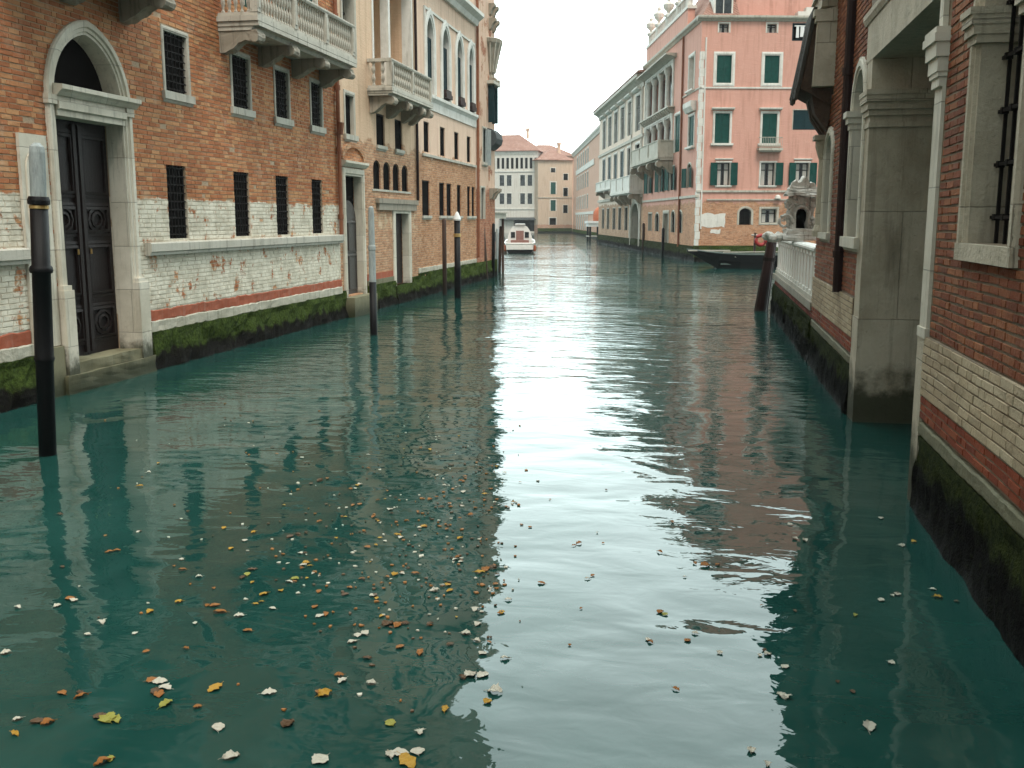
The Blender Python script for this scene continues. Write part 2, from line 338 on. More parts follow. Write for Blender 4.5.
def box(mb, fr, s0, s1, d0, d1, z0, z1, taper=0):
    t = taper
    vs = [fr.p(*q) for q in [(s0, d0, z0), (s1, d0, z0), (s1, d1, z0), (s0, d1, z0), (s0+t, d0, z1), (s1-t, d0, z1), (s1-t, d1, z1), (s0+t, d1, z1)]]
    mb.add(vs, [(0, 1, 2, 3), (4, 7, 6, 5), (0, 4, 5, 1), (1, 5, 6, 2), (2, 6, 7, 3), (3, 7, 4, 0)])
def extr(mb, fr, poly, d0, d1):
    """polygon in (s,z), extruded in d"""
    n = len(poly); vs = [fr.p(a, d0, z) for a, z in poly] + [fr.p(a, d1, z) for a, z in poly]
    mb.add(vs, [list(range(n)), list(range(2*n-1, n-1, -1))] + [(i, (i+1) % n, n+(i+1) % n, n+i) for i in range(n)])
def extr_s(mb, fr, poly, s0, s1):
    """polygon in (d,z), extruded along s"""
    n = len(poly); vs = [fr.p(s0, d, z) for d, z in poly] + [fr.p(s1, d, z) for d, z in poly]
    mb.add(vs, [list(range(n)), list(range(2*n-1, n-1, -1))] + [(i, (i+1) % n, n+(i+1) % n, n+i) for i in range(n)])
def tube(mb, pts, r, n=6, r2=None):
    pts = [Vector(p) for p in pts]; rings = []
    for i, p in enumerate(pts):
        t = (pts[min(i+1, len(pts)-1)]-pts[max(i-1, 0)]).normalized()
        a = t.orthogonal().normalized() if abs(t.z) > .9 else t.cross(Vector((0, 0, 1))).normalized()
        b = t.cross(a); rr = r if r2 is None else r+(r2-r)*i/(len(pts)-1)
        rings.append([p+(a*math.cos(2*PI*k/n)+b*math.sin(2*PI*k/n))*rr for k in range(n)])
    vs = [v for r_ in rings for v in r_]; fs = []
    for i in range(len(rings)-1):
        for k in range(n): fs.append((i*n+k, i*n+(k+1) % n, (i+1)*n+(k+1) % n, (i+1)*n+k))
    fs += [list(range(n)), list(range(len(vs)-n, len(vs)))]
    mb.add(vs, fs)
def lathe(mb, prof, n=12, c=(0, 0, 0)):
    c = Vector(c); vs = []; fs = []
    for r, z in prof:
        for k in range(n): vs.append(c+Vector((r*math.cos(2*PI*k/n), r*math.sin(2*PI*k/n), z)))
    for i in range(len(prof)-1):
        for k in range(n): fs.append((i*n+k, i*n+(k+1) % n, (i+1)*n+(k+1) % n, (i+1)*n+k))
    fs += [list(range(n)), list(range(len(vs)-n, len(vs)))]
    mb.add(vs, fs)
def arch(s0, s1, zs, rise, kind, n=10):
    """points from left spring to right spring"""
    sc = (s0+s1)/2; w = (s1-s0)/2; L = []
    if kind == 'round':
        return [(sc-w*math.cos(PI*i/(2*n)), zs+rise*math.sin(PI*i/(2*n))) for i in range(2*n+1)]
    for i in range(n+1):
        t = i/n
        if kind == 'point':
            R = (w*w+rise*rise)/(2*w); a1 = math.acos(max(-1, min(1, (R-w)/R))); a = a1*t
            L.append((s0+R-R*math.cos(a), zs+R*math.sin(a)))
        else:   # ogee
            b = lambda p: ((1-t)**3*p[0]+3*(1-t)**2*t*p[1]+3*(1-t)*t*t*p[2]+t**3*p[3])
            L.append((s0+b((0, 0, w*.85, w)), zs+b((0, rise*.75, rise*.5, rise))))
    return L + [(2*sc-a, z) for a, z in L[-2::-1]]
class Op:
    def __init__(s, s0, s1, z0, z1, kind=None, rise=0, depth=.3): s.s0, s.s1, s.z0, s.z1, s.kind, s.rise, s.depth = s0, s1, z0, z1, kind, rise, depth
    def top(s, n=10): return arch(s.s0, s.s1, s.z1-s.rise, s.rise, s.kind, n) if s.kind else [(s.s0, s.z1), (s.s1, s.z1)]
    def path(s, n=10): return [(s.s0, s.z0)] + s.top(n) + [(s.s1, s.z0)]
def wall(fr, name, mat, s0, s1, z0, z1, ops, D=9, parent=None, body=True):
    mb = MB()
    ss = sorted({s0, s1} | {o.s0 for o in ops} | {o.s1 for o in ops}); zs = sorted({z0, z1} | {o.z0 for o in ops} | {o.z1 for o in ops})
    for i in range(len(ss)-1):
        for j in range(len(zs)-1):
            cs, cz = (ss[i]+ss[i+1])/2, (zs[j]+zs[j+1])/2
            if any(o.s0 < cs < o.s1 and o.z0 < cz < o.z1 for o in ops): continue
            mb.add([fr.p(a, 0, z) for a, z in [(ss[i], zs[j]), (ss[i+1], zs[j]), (ss[i+1], zs[j+1]), (ss[i], zs[j+1])]], [(0, 1, 2, 3)])
    for o in ops:
        if o.kind:
            tp = o.top()
            for a, b in zip(tp[:-1], tp[1:]):
                mb.add([fr.p(a[0], 0, a[1]), fr.p(b[0], 0, b[1]), fr.p(b[0], 0, o.z1), fr.p(a[0], 0, o.z1)], [(0, 1, 2, 3)])
        pth = o.path(); pth = pth + [pth[0]]
        for a, b in zip(pth[:-1], pth[1:]):
            mb.add([fr.p(a[0], 0, a[1]), fr.p(b[0], 0, b[1]), fr.p(b[0], -o.depth, b[1]), fr.p(a[0], -o.depth, a[1])], [(0, 1, 2, 3)])
    if body:
        q = lambda *c: [fr.p(*x) for x in c]
        mb.add(q((s0, 0, z0), (s0, 0, z1), (s0, -D, z1), (s0, -D, z0)), [(0, 1, 2, 3)])
        mb.add(q((s1, 0, z0), (s1, 0, z1), (s1, -D, z1), (s1, -D, z0)), [(0, 1, 2, 3)])
        mb.add(q((s0, -D, z0), (s0, -D, z1), (s1, -D, z1), (s1, -D, z0)), [(0, 1, 2, 3)])
        mb.add(q((s0, 0, z1), (s1, 0, z1), (s1, -D, z1), (s0, -D, z1)), [(0, 1, 2, 3)])
    return mb.build(name, mat, parent or fr.root, recalc=False)
def sweep(mb, fr, path, prof, closed=False):
    """profile (outward offset o, d) mitred along a path in (s,z); left of the travel direction is outward"""
    n = len(path); P = [Vector((a, z)) for a, z in path]; N = []
    for i in range(n):
        d1 = (P[i]-P[i-1]) if (i > 0 or closed) else None
        d2 = (P[(i+1) % n]-P[i]) if (i < n-1 or closed) else None
        if d1 is None: d1 = d2
        if d2 is None: d2 = d1
        d1.normalize(); d2.normalize(); n1 = Vector((-d1.y, d1.x)); n2 = Vector((-d2.y, d2.x))
        N.append((n1+n2)/max(.35, 1+n1.dot(n2)))
    m = len(prof); vs = [fr.p(P[i].x+N[i].x*o, d, P[i].y+N[i].y*o) for i in range(n) for o, d in prof]; fs = []
    for i in range(n if closed else n-1):
        for j in range(m):
            k = (i+1) % n; fs.append((i*m+j, i*m+(j+1) % m, k*m+(j+1) % m, k*m+j))
    if not closed: fs += [list(range(m)), list(range((n-1)*m, n*m))]
    mb.add(vs, fs)
def frame_prof(w, proud, depth):
    return [(0, -depth), (0, proud*.55), (w*.22, proud*.55), (w*.30, proud), (w*.72, proud), (w*.85, proud*.7), (w, proud*.7), (w, -.03), (w*.1, -.03), (w*.1, -depth)]
def fill(fr, path, d, thick=.02):
    mb = MB(); extr(mb, fr, path, d-thick, d); return mb
def grille(fr, s0, s1, z0, z1, d, nv, nh, r=.008, bow=0):
    mb = MB()
    for i in range(nv):
        a = s0+(s1-s0)*(i+.5)/nv; box(mb, fr, a-r, a+r, d-r, d+r, z0, z1)
    for j in range(nh):
        z = z0+(z1-z0)*(j+.5)/nh; box(mb, fr, s0, s1, d+r+.001, d+r*2.4, z-r, z+r)
        for i in range(nv):                                      # collars where the bars cross
            a = s0+(s1-s0)*(i+.5)/nv; box(mb, fr, a-r*2, a+r*2, d-r*1.3, d+r*2.9, z-r*2, z+r*2)
    return mb
def window(fr, s0, s1, z0, z1, kind=None, rise=0, fw=.12, proud=.05, depth=.28, fmat='stoneG', sill=None, bars=None, pane='glass', shutters=None, open_sh=None, shmat='greensh', mull=True, curtain=False, bottom=False, hood=None):
    """one window of the facade; s0..z1 is the clear opening"""
    o = Op(s0+.005, s1-.005, z0, z1-.005, kind, rise); pth = o.path(); root = fr.root
    if fw:
        mb = MB()
        if bottom and not kind: sweep(mb, fr, [(s0+.005, z0+.005), (s0+.005, z1-.005), (s1-.005, z1-.005), (s1-.005, z0+.005)], frame_prof(fw, proud, depth), closed=True)
        else: sweep(mb, fr, pth, frame_prof(fw, proud, depth))
        wo = mb.build('window', M[fmat], root)
    else:
        mb = MB(); sweep(mb, fr, [(s0+.04, z0), (s0+.04, z1-.04), (s1-.04, z1-.04), (s1-.04, z0)] if not kind else pth, [(0, -depth), (0, -depth+.03), (.037, -depth+.03), (.037, -depth)] if not kind else [(-.04, -depth), (-.04, -depth+.03), (-.002, -depth+.03), (-.002, -depth)])
        wo = mb.build('window', M['wood'], root)
    if sill:
        sw, sh, sp = sill; e = fw+sw if fw else sw
        mb = MB(); box(mb, fr, s0-e, s1+e, -.1, sp, z0-sh, z0-.002); extr_s(mb, fr, [(-.05, z0-sh), (sp*.6, z0-sh), (sp*.3, z0-sh-.05), (-.05, z0-sh-.05)], s0-e+.02, s1+e-.02)
        mb.build('sill', M[fmat if fw else 'stoneG'], wo)
    if hood:
        hw, hh, hp = hood
        mb = MB(); zt = z1+fw+.06; extr_s(mb, fr, [(-.05, zt), (hp*.5, zt), (hp, zt+hh*.5), (hp, zt+hh), (-.05, zt+hh)], s0-fw-hw, s1+fw+hw); mb.build('hood_moulding', M[fmat], wo)
    mb = MB(); extr(mb, fr, pth, -depth-.03, -depth+.004)
    if mull and pane == 'glass':
        pass
    mb.build('pane', M[pane], wo)
    if mull and pane == 'glass':
        mb = MB(); sc = (s0+s1)/2; zt = z1-(rise*.15 if kind else 0)
        box(mb, fr, sc-.03, sc+.03, -depth+.006, -depth+.045, z0, zt)
        zz = z1-rise if kind else z0+(z1-z0)*.68
        box(mb, fr, s0, s1, -depth+.006, -depth+.04, zz-.025, zz+.025)
        mb.build('glazing_bar', M['wood'], wo)
    if curtain:
        mb = MB(); w = (s1-s0)
        for a, b in ((.12, .36), (.62, .9)):
            n = 7; x0, x1 = s0+w*a, s0+w*b
            for k in range(n):
                xa, xb = x0+(x1-x0)*k/n, x0+(x1-x0)*(k+1)/n
                box(mb, fr, xa, xb-.004, -depth+.008, -depth+.012+.012*(k % 2), z0+.03, z1-.08)
        mb.build('curtain', M['curtain'], wo)
    if bars:
        nv, nh = bars; grille(fr, s0, s1, z0, z1-(rise*.5 if kind else 0), -min(.10, depth*.5), nv, nh).build('grille', M['iron'], wo)
    if shutters:                                   # closed leaves inside the opening
        sc = (s0+s1)/2; zt = z1-(rise if kind else 0)
        for a, b in ((s0+.01, sc-.006), (sc+.006, s1-.01)):
            mb = MB(); shutter(mb, fr, a, b, -.09, z0+.02, zt-.02); mb.build('shutter', M[shmat], wo)
    if open_sh:                                    # leaves folded back against the wall, some swung out
        w = (s1-s0)/2; f = fw*.2
        for side, ang in open_sh:
            mb = MB()
            if side == 'l': fr2 = Frame(root, fr.p(s0-f, .075, 0), (-fr.s)*math.cos(ang)+fr.d*math.sin(ang), fr.d*math.cos(ang)+fr.s*math.sin(ang))
            else: fr2 = Frame(root, fr.p(s1+f, .075, 0), fr.s*math.cos(ang)+fr.d*math.sin(ang), fr.d*math.cos(ang)-fr.s*math.sin(ang))
            shutter(mb, fr2, 0, w, 0, z0, z1-(rise if kind else 0)); mb.build('shutter', M[shmat], wo)
    return wo
def shutter(mb, fr, a, b, d, z0, z1):
    box(mb, fr, a, a+.06, d, d+.045, z0, z1); box(mb, fr, b-.06, b, d, d+.045, z0, z1)
    zm = (z0+z1)/2
    for za, zb in ((z0, z0+.08), (zm-.04, zm+.04), (z1-.08, z1)): box(mb, fr, a+.06, b-.06, d, d+.043, za, zb)
    box(mb, fr, a+.06, b-.06, d+.008, d+.028, z0+.08, z1-.08)
def brick_skin(fr, name, mat, s0, s1, z0, z1, blocks, bw=.25, rh=.075, gap=.010, out=.011, off=0.0, seed=1, wave=.007):
    """individual bricks standing proud of the mortar; blocks = list of functions z -> (a, b) or None that keep openings free"""
    rnd = random.Random(seed); mb = MB(); nrow = int(round((z1-z0)/rh)); rh = (z1-z0)/nrow
    for r in range(nrow):
        za, zb = z0+r*rh, z0+(r+1)*rh; zm = (za+zb)/2; x = s0-bw*(.5 if r % 2 else 0)-rnd.random()*.05
        forb = [q for q in (f(zm) for f in blocks) if q]
        while x < s1:
            w = bw*rnd.uniform(.82, 1.12)*(.5 if rnd.random() < .22 else 1); iv = [(max(x, s0), min(x+w, s1))]; x += w
            for fa, fb in forb:
                nv = []
                for a, b in iv:
                    if b <= fa or a >= fb: nv.append((a, b))
                    else:
                        if a < fa: nv.append((a, fa))
                        if b > fb: nv.append((fb, b))
                iv = nv
            for a, b in iv:
                if b-a < .03 or rnd.random() < .006: continue
                g = gap*rnd.uniform(.5, 1.1)/2; gz = gap*rnd.uniform(.8, 1.5)/2; d = off+out*rnd.uniform(.65, 1.15); wv = lambda q: mnoise.noise(Vector((q*.8, zm*1.7, seed)))*wave
                j = lambda k=.003: rnd.uniform(-k, k)
                A, B_ = a+g, b-g; lo, hi_ = za+gz, zb-gz; e = .004
                v = [(A, off-.012, lo+wv(A)), (B_, off-.012, lo+wv(B_)), (B_, off-.012, hi_+wv(B_)), (A, off-.012, hi_+wv(A)),
                     (A+e+j(), d+j(), lo+e+wv(A)+j()), (B_-e+j(), d+j(), lo+e+wv(B_)+j()), (B_-e+j(), d+j(), hi_-e+wv(B_)+j()), (A+e+j(), d+j(), hi_-e+wv(A)+j())]
                mb.add([fr.p(*q) for q in v], [(4, 5, 6, 7), (0, 1, 5, 4), (1, 2, 6, 5), (2, 3, 7, 6), (3, 0, 4, 7)])
    return mb.build(name, M[mat], fr.root, recalc=False)
def keep(s0, s1, z0, z1, m=0, kind=None, rise=0, mt=None, mb_=0):
    """free zone round an opening, m wider than it"""
    mt = m if mt is None else mt
    top = arch(s0, s1, z1-rise, rise, kind, 16) if kind else None
    def f(z):
        if z < z0-mb_ or z > z1+mt: return None
        if not top or z < z1-rise: return (s0-m, s1+m)
        c = (s0+s1)/2; k = (c-s0+m)/(c-s0); zz = z1-rise+(z-(z1-rise))*rise/(rise+mt)
        h = [p for p in top if p[1] >= zz]
        if not h: return None
        return (c-(c-h[0][0])*k, c+(h[-1][0]-c)*k)
    return f
BAL = {}
def baluster_mesh(h, mat, r=.05):
    k = (round(h, 3), mat, r)
    if k not in BAL:
        mb = MB(); q = [(.9, 0), (.9, .05), (.55, .08), (.5, .12), (1, .28), (.95, .36), (.5, .47), (.42, .5), (.5, .53), (.95, .64), (1, .72), (.5, .88), (.55, .92), (.9, .95), (.9, 1)]
        lathe(mb, [(a*r, z*h) for a, z in q], 8); BAL[k] = mb.build('baluster', M[mat], smooth=False, mesh_only=True)
    return BAL[k]
def balcony(fr, s0, s1, proj, zb, zt, zr, brackets, mat='stoneG', spacing=.17, posts=2, bh=.4, bw=.28, solid=False, dmat=None, br=.05):
    """zb/zt slab underside and top, zr top of the rail"""
    root = fr.root; mb = MB(); h = zt-zb; e = proj
    prof = [(0, zb), (e*.80, zb), (e*.84, zb+h*.25), (e*.92, zb+h*.32), (e*.95, zb+h*.55), (e, zb+h*.62), (e, zt), (0, zt)]
    extr_s(mb, fr, prof, s0, s1)
    for za, zb2, k in ((zb+h*.62, zt-.003, .05), (zb+h*.3, zb+h*.58, .02)): box(mb, fr, s0-k, s1+k, -.05, e-.002, za, zb2)
    b = mb.build('balcony', M[mat], root)
    for a in brackets:
        mb = MB(); x = e*.92; t = zb-.002
        pr = [(0, t), (x, t), (x, t-bh*.30), (x*.93, t-bh*.52), (x*.80, t-bh*.50), (x*.70, t-bh*.42), (x*.5, t-bh*.60), (x*.3, t-bh*.86), (x*.12, t-bh), (0, t-bh)]
        extr_s(mb, fr, pr, a-bw/2, a+bw/2)
        # scroll rolls at the nose
        c = fr.p(a-bw/2-.02, x*.93, t-bh*.28); c2 = fr.p(a+bw/2+.02, x*.93, t-bh*.28); tube(mb, [c, c2], bh*.26, 10)
        roughen(mb.build('bracket', M[dmat or mat], b), 2, .018, 7)  # dmat: darker stone, painting the shade under the slab along with dirt
    rd = e-.10
    mb = MB()
    rp = [(-.09, -.09), (.07, -.09), (.09, -.05), (.09, -.02), (.06, 0), (-.06, 0), (-.09, -.03)]
    extr_s(mb, fr, [(rd+o, zr+z) for o, z in rp], s0, s1)
    for a0 in (s0, s1-.16): box(mb, fr, a0, a0+.16, -.02, rd-.09, zr-.09, zr-.004)
    mb.build('handrail', M[mat], b)
    mb = MB(); box(mb, fr, s0+.02, s1-.02, rd-.07, rd+.06, zt, zt+.07)
    for a0 in (s0+.02, s1-.15): box(mb, fr, a0, a0+.13, 0, rd-.07, zt, zt+.07)
    mb.build('base_rail', M[mat], b)
    ps = [s0+.09+(s1-s0-.18)*i/(posts-1) for i in range(posts)]
    for a in ps:
        mb = MB(); box(mb, fr, a-.08, a+.08, rd-.08, rd+.08, zt+.07, zr-.09); box(mb, fr, a-.05, a+.05, rd+.08, rd+.095, zt+.15, zr-.18); mb.build('post', M[mat], b)
    if solid:
        mb = MB(); box(mb, fr, s0+.1, s1-.1, rd-.04, rd+.04, zt+.07, zr-.09)
        for a0 in (s0+.05, s1-.13): box(mb, fr, a0, a0+.08, 0, rd-.05, zt+.07, zr-.09)
        mb.build('panel', M[mat], b)
        return b
    me = baluster_mesh(zr-.09-zt-.07, mat, br)
    for p0, p1 in zip(ps[:-1], ps[1:]):
        n = max(1, int((p1-p0-.16)/spacing))
        for i in range(n): link('baluster', me, b, fr.p(p0+.08+(p1-p0-.16)*(i+.5)/n, rd, zt+.07))
    n = max(1, int((rd-.1)/spacing))
    for a in (s0+.09, s1-.09):
        for i in range(n): link('baluster', me, b, fr.p(a, (rd-.1)*(i+.5)/n+.02, zt+.07))
    return b
def foundation(fr, s0, s1, ztop, d, mat, name='mossy_foundation', zb=-.7, amp=.075, step=.12):
    mb = MB(); ns = max(2, int((s1-s0)/step)); nz = max(3, int((ztop-zb)/.10)); vs = []; fs = []
    for i in range(ns+1):
        a = s0+(s1-s0)*i/ns
        for j in range(nz+1):
            z = zb+(ztop-zb)*j/nz; q = fr.p(a, 0, z); n = mnoise.fractal(q*2.2, 1, 2, 4)*amp + mnoise.noise(q*9)*amp*.35
            k = j/nz; dd = d+(.10*(1-k)**1.5)+n*(0 if j == nz else 1)
            vs.append(fr.p(a, dd, z))
    for i in range(ns):
        for j in range(nz): fs.append((i*(nz+1)+j, (i+1)*(nz+1)+j, (i+1)*(nz+1)+j+1, i*(nz+1)+j+1))
    o = len(vs); q = [fr.p(s0, -.2, ztop), fr.p(s1, -.2, ztop), fr.p(s0, -.2, zb), fr.p(s1, -.2, zb)]
    mb.add(vs, fs)
    top0 = [vs[i*(nz+1)+nz] for i in range(ns+1)]
    mb.add(top0+[fr.p(s1, -.2, ztop), fr.p(s0, -.2, ztop)], [list(range(ns+3))])
    mb.add(vs[:nz+1]+[fr.p(s0, -.2, ztop), fr.p(s0, -.2, zb)], [list(range(nz+3))])
    mb.add(vs[ns*(nz+1):]+[fr.p(s1, -.2, ztop), fr.p(s1, -.2, zb)], [list(range(nz+3))])
    return mb.build(name, M[mat], fr.root, recalc=False, smooth=False)
def strip(fr, name, mat, s0, s1, d, z0, z1, prof=None):
    mb = MB()
    if prof: extr_s(mb, fr, [(-.1, z0)]+[(d*o, z0+(z1-z0)*k) for o, k in prof]+[(-.1, z1)], s0, s1)
    else: box(mb, fr, s0, s1, -.1, d, z0, z1)
    return mb.build(name, M[mat], fr.root)
def rough_strip(fr, name, mat, s0, s1, d, z0, z1, amp=.02, step=.05, seed=0):
    n = max(2, int((s1-s0)/step)); mb = MB(); vs = []; N = lambda a, k: mnoise.fractal(Vector((a*4.5, k*7.3, seed)), 1, 2, 5)*amp*.7
    for i in range(n+1):
        a = s0+(s1-s0)*i/n; lo, hi_ = z0+N(a, 1)*1.2, z1+N(a, 2); dd = d+N(a, 3)*.5; zm = (lo+hi_)/2
        vs += [fr.p(a, -.1, lo), fr.p(a, dd-.008, lo), fr.p(a, dd+N(a, 4)*.4, lo+.015), fr.p(a, dd+N(a, 5)*.5, zm), fr.p(a, dd+N(a, 6)*.4, hi_-.015), fr.p(a, dd-.012, hi_), fr.p(a, -.1, hi_)]
    fs = [(i*7+j, (i+1)*7+j, (i+1)*7+j+1, i*7+j+1) for i in range(n) for j in range(6)]+[list(range(7)), list(range(n*7, n*7+7))]
    mb.add(vs, fs); return mb.build(name, M[mat], fr.root)
def roof(fr, s0, s1, D, z, h, over=.45, name='roof', mat='tile'):
    mb = MB(); a, b, c, d = s0-over, s1+over, over, -D-over; m = min((b-a)/2, (c-d)/2)*.95
    if (b-a) > (c-d): r0, r1 = (a+m, (c+d)/2), (b-m, (c+d)/2)
    else: r0, r1 = ((a+b)/2, c-m), ((a+b)/2, d+m)
    vs = [fr.p(a, c, z), fr.p(b, c, z), fr.p(b, d, z), fr.p(a, d, z)]
    vs += [v+Vector((0, 0, .12)) for v in vs]; vs += [fr.p(*r0, z+h), fr.p(*r1, z+h)]
    if (b-a) > (c-d): f = [(4, 5, 9, 8), (5, 6, 9), (6, 7, 8, 9), (7, 4, 8)]
    else: f = [(4, 5, 8), (5, 6, 9, 8), (6, 7, 9), (7, 4, 8, 9)]
    mb.add(vs, f+[(0, 1, 5, 4), (1, 2, 6, 5), (2, 3, 7, 6), (3, 0, 4, 7), (0, 3, 2, 1)])
    return mb.build(name, M[mat], fr.root)
def chimney(fr, s, d, z, h, ro):
    mb = MB(); box(mb, fr, s-.25, s+.25, d-.25, d+.25, z, z+h*.75); box(mb, fr, s-.3, s+.3, d-.3, d+.3, z+h*.75, z+h*.82)
    extr(mb, fr, [(s-.22, z+h*.82), (s+.22, z+h*.82), (s+.4, z+h), (s-.4, z+h)], d-.4, d+.4)
    return mb.build('chimney', M['brickL3'], ro)
def antenna(fr, s, d, z, h, ro):
    mb = MB(); p = fr.p(s, d, z); tube(mb, [p, p+Vector((0, 0, h))], .03, 5)
    for k, w in ((.95, .5), (.85, .6), (.72, .4)): tube(mb, [p+Vector((-w, 0, h*k)), p+Vector((w, 0, h*k))], .018, 4)
    return mb.build('antenna', M['iron'], ro)

# ------------------------------------------------------------------ water
mb = MB(); mb.add([(-400, -80, 0), (400, -80, 0), (400, 420, 0), (-400, 420, 0)], [(0, 1, 2, 3)])
w = mb.build('canal_water', mat_water()); w['kind'] = 'structure'

hm = bpy.data.materials.new('haze_air'); hm.use_nodes = True; hn = hm.node_tree.nodes; hn.clear()
ho = hn.new('ShaderNodeOutputMaterial'); hv = hn.new('ShaderNodeVolumePrincipled'); hv.inputs['Color'].default_value = (.93, .95, .97, 1); hv.inputs['Density'].default_value = .00035
hm.node_tree.links.new(hv.outputs[0], ho.inputs['Volume'])
mb = MB(); box(mb, Frame(None, (0, 0, 0), (1, 0, 0), (0, 1, 0)), -410, 410, -90, 430, -2.0, 30.0); hz = mb.build('haze', hm); hz['kind'] = 'stuff'

# ------------------------------------------------------------------ left bank: orange brick palazzo
XL = -9.4
def left_root(name, label, s0):
    r = thing(name, label, 'building', (XL, 0, 0)); return r, Frame(r, (0, 0, 0), (0, 1, 0), (1, 0, 0))
r1, L = left_root('brick_palazzo', 'orange brick palazzo with pointed arch water door and barred windows, nearest on the left', 0)
DOOR = Op(13.55, 15.32, .42, 5.38, 'point', .98, .32)
low = [(16.62, 17.3), (19.22, 19.92), (21.26, 21.95), (23.36, 24.03)]
upw = [(16.75, 17.55), (19.35, 20.12), (21.42, 22.14), (23.48, 24.16)]
hi = [(13.2, 14.2), (15.2, 16.0), (20.0, 20.9), (21.6, 22.5), (23.1, 23.9)]
near_low = [(9.6, 10.3), (7.0, 7.7), (4.2, 4.9)]
ops = [DOOR]+[Op(a, b, 2.25, 3.58) for a, b in low]+[Op(a, b, 4.83, 5.86) for a, b in upw]
ops += [Op(a, b, 2.25, 3.58) for a, b in near_low]+[Op(a, b, 4.83, 5.86) for a, b in near_low]
ops += [Op(a, b, 6.9, 9.1, 'round', .45) for a, b in hi]+[Op(a, b, 10.2, 11.6) for a, b in hi]
wall(L, 'wall', M['mortarLz'], -4, 25.2, -.5, 13.2, ops, D=10)
roof(L, -4, 25.2, 10, 13.2, 2.2)
strip(L, 'cornice', 'stoneG', -4, 25.2, .3, 12.75, 13.19, [(.2, 0), (.4, .3), (.9, .6), (1, 1)])
for a, b in low+near_low: window(L, a, b, 2.25, 3.58, fw=0, bars=(6, 9), depth=.075, sill=None, pane='dark', mull=False)
for a, b in upw+near_low:
    window(L, a, b, 4.83, 5.86, fw=.085, proud=.03, depth=.09, bars=(6, 8), sill=(.05, .14, .07), pane='dark', mull=False)
for a, b in hi:
    window(L, a, b, 6.9, 9.1, 'round', .45, fw=.14, proud=.06, shutters=True, pane='dark', mull=False); window(L, a, b, 10.2, 11.6, fw=.12, sill=(.05, .12, .08), shutters=True, pane='dark', mull=False)
kp = [keep(13.55, 15.32, -1, 5.38, .19, 'point', .98, .18), keep(12.66, 13.30, -1, 3.78)]
kp += [keep(a, b, 2.25, 3.58) for a, b in low+near_low]+[keep(a, b, 4.83, 5.86, .08, mb_=.2) for a, b in upw+near_low]+[keep(a, b, 6.9, 9.1, .12) for a, b in hi]
kp += [keep(18.84, 24.4, 6.2, 6.5), keep(12.4, 15.75, 6.15, 6.42)]
brick_skin(L, 'brick_face', 'courseL', 3, 25.2, 1.05, 9.0, kp, rh=.078, seed=4, out=.010)
# ledge, red band, plinth, moss on both sides of the door
for a, b in ((15.78, 25.2), (-4, 12.64)):
    strip(L, 'ledge', 'stoneG', a, b, .13, 1.98, 2.2, [(.75, 0), (.8, .2), (1, .3), (1, .9), (.85, 1)])
    rough_strip(L, 'red_band', 'redpaint', a, b, .016, .835, 1.03, .035, seed=3)
    rough_strip(L, 'plinth', 'stripL', a, b, .05, .655, .84, .03, seed=5)
    foundation(L, a, b, .66, .07, 'mossL')
# water door
mb = MB(); jamb_prof = [(0, -.29), (0, .02), (.04, .02), (.05, .045), (.10, .045), (.115, .075), (.19, .075), (.215, .05), (.215, -.05), (.02, -.05), (.02, -.29)]
P0 = [(13.556, .1)]+Op(13.556, 15.314, .42, 5.374, 'point', 1.02).top(14)+[(15.314, .1)]
sweep(mb, L, P0, jamb_prof); door_frame = mb.build('door_surround', M['stone'], r1)
mb = MB(); extr_s(mb, L, [(-.29, 4.10), (.06, 4.10), (.06, 4.18), (.10, 4.20), (.10, 4.30), (.07, 4.32), (.07, 4.38), (.16, 4.44), (.20, 4.47), (.20, 4.53), (-.28, 4.55)], 13.552, 15.318)
extr_s(mb, L, [(.0, 4.385), (.11, 4.385), (.16, 4.44), (.205, 4.47), (.205, 4.535), (.0, 4.555)], 13.50, 15.60); mb.build('lintel', M['stone'], door_frame)
for a in (13.30, 15.32):
    mb = MB(); box(mb, L, a, a+(.245 if a < 14 else .30), -.1, .135, .05, 1.55); box(mb, L, a+.02, a+.22, -.1, .115, 1.55, 1.62); mb.build('jamb_base', M['stone'], door_frame)
    mb = MB(); box(mb, L, a+.01, a+.22, -.1, .095, 4.25, 4.383); mb.build('impost', M['stone'], door_frame)
dd = -.30
for a, b in ((13.58, 14.425), (14.445, 15.29)):
    mb = MB(); box(mb, L, a, b, dd-.06, dd, .44, 4.10)
    ps = [(.62, 1.25), (1.35, 2.25), (2.33, 2.85), (2.93, 3.95)]
    for z0, z1 in ps:
        for k, e in ((.09, .028), (.15, .045)): sweep(mb, L, [(a+k, z0+k-.05), (a+k, z1-k+.05), (b-k, z1-k+.05), (b-k, z0+k-.05)], [(0, dd), (0, dd+e), (.045, dd+e*.7), (.045, dd)], closed=True)
    for z0, z1 in (ps[0], ps[2]):                                # carved bosses in the small panels
        c = ((a+b)/2, (z0+z1)/2); n = 10
        for rr in (.17, .09):
            ring = [(c[0]+rr*math.cos(2*PI*i/n)*1.2, c[1]+rr*math.sin(-2*PI*i/n)) for i in range(n)]
            sweep(mb, L, ring, [(0, dd), (0, dd+.04), (.04, dd+.03), (.04, dd)], closed=True)
    box(mb, L, (b-.10 if a < 14 else a+.02), (b-.02 if a < 14 else a+.10), dd, dd+.055, .5, 4.05)
    lf = mb.build('door_leaf', M['wood'], r1)
    mb = MB(); tube(mb, [L.p((b-.16 if a < 14 else a+.16), dd+.06, 2.05+k*.04) for k in range(3)], .015, 6); mb.build('door_handle', M['gold'], lf)
fill(L, Op(13.5, 15.37, 4.5, 5.5, 'point', .98).path(), -.285, .03).build('fanlight_pane', M['dark'], r1)
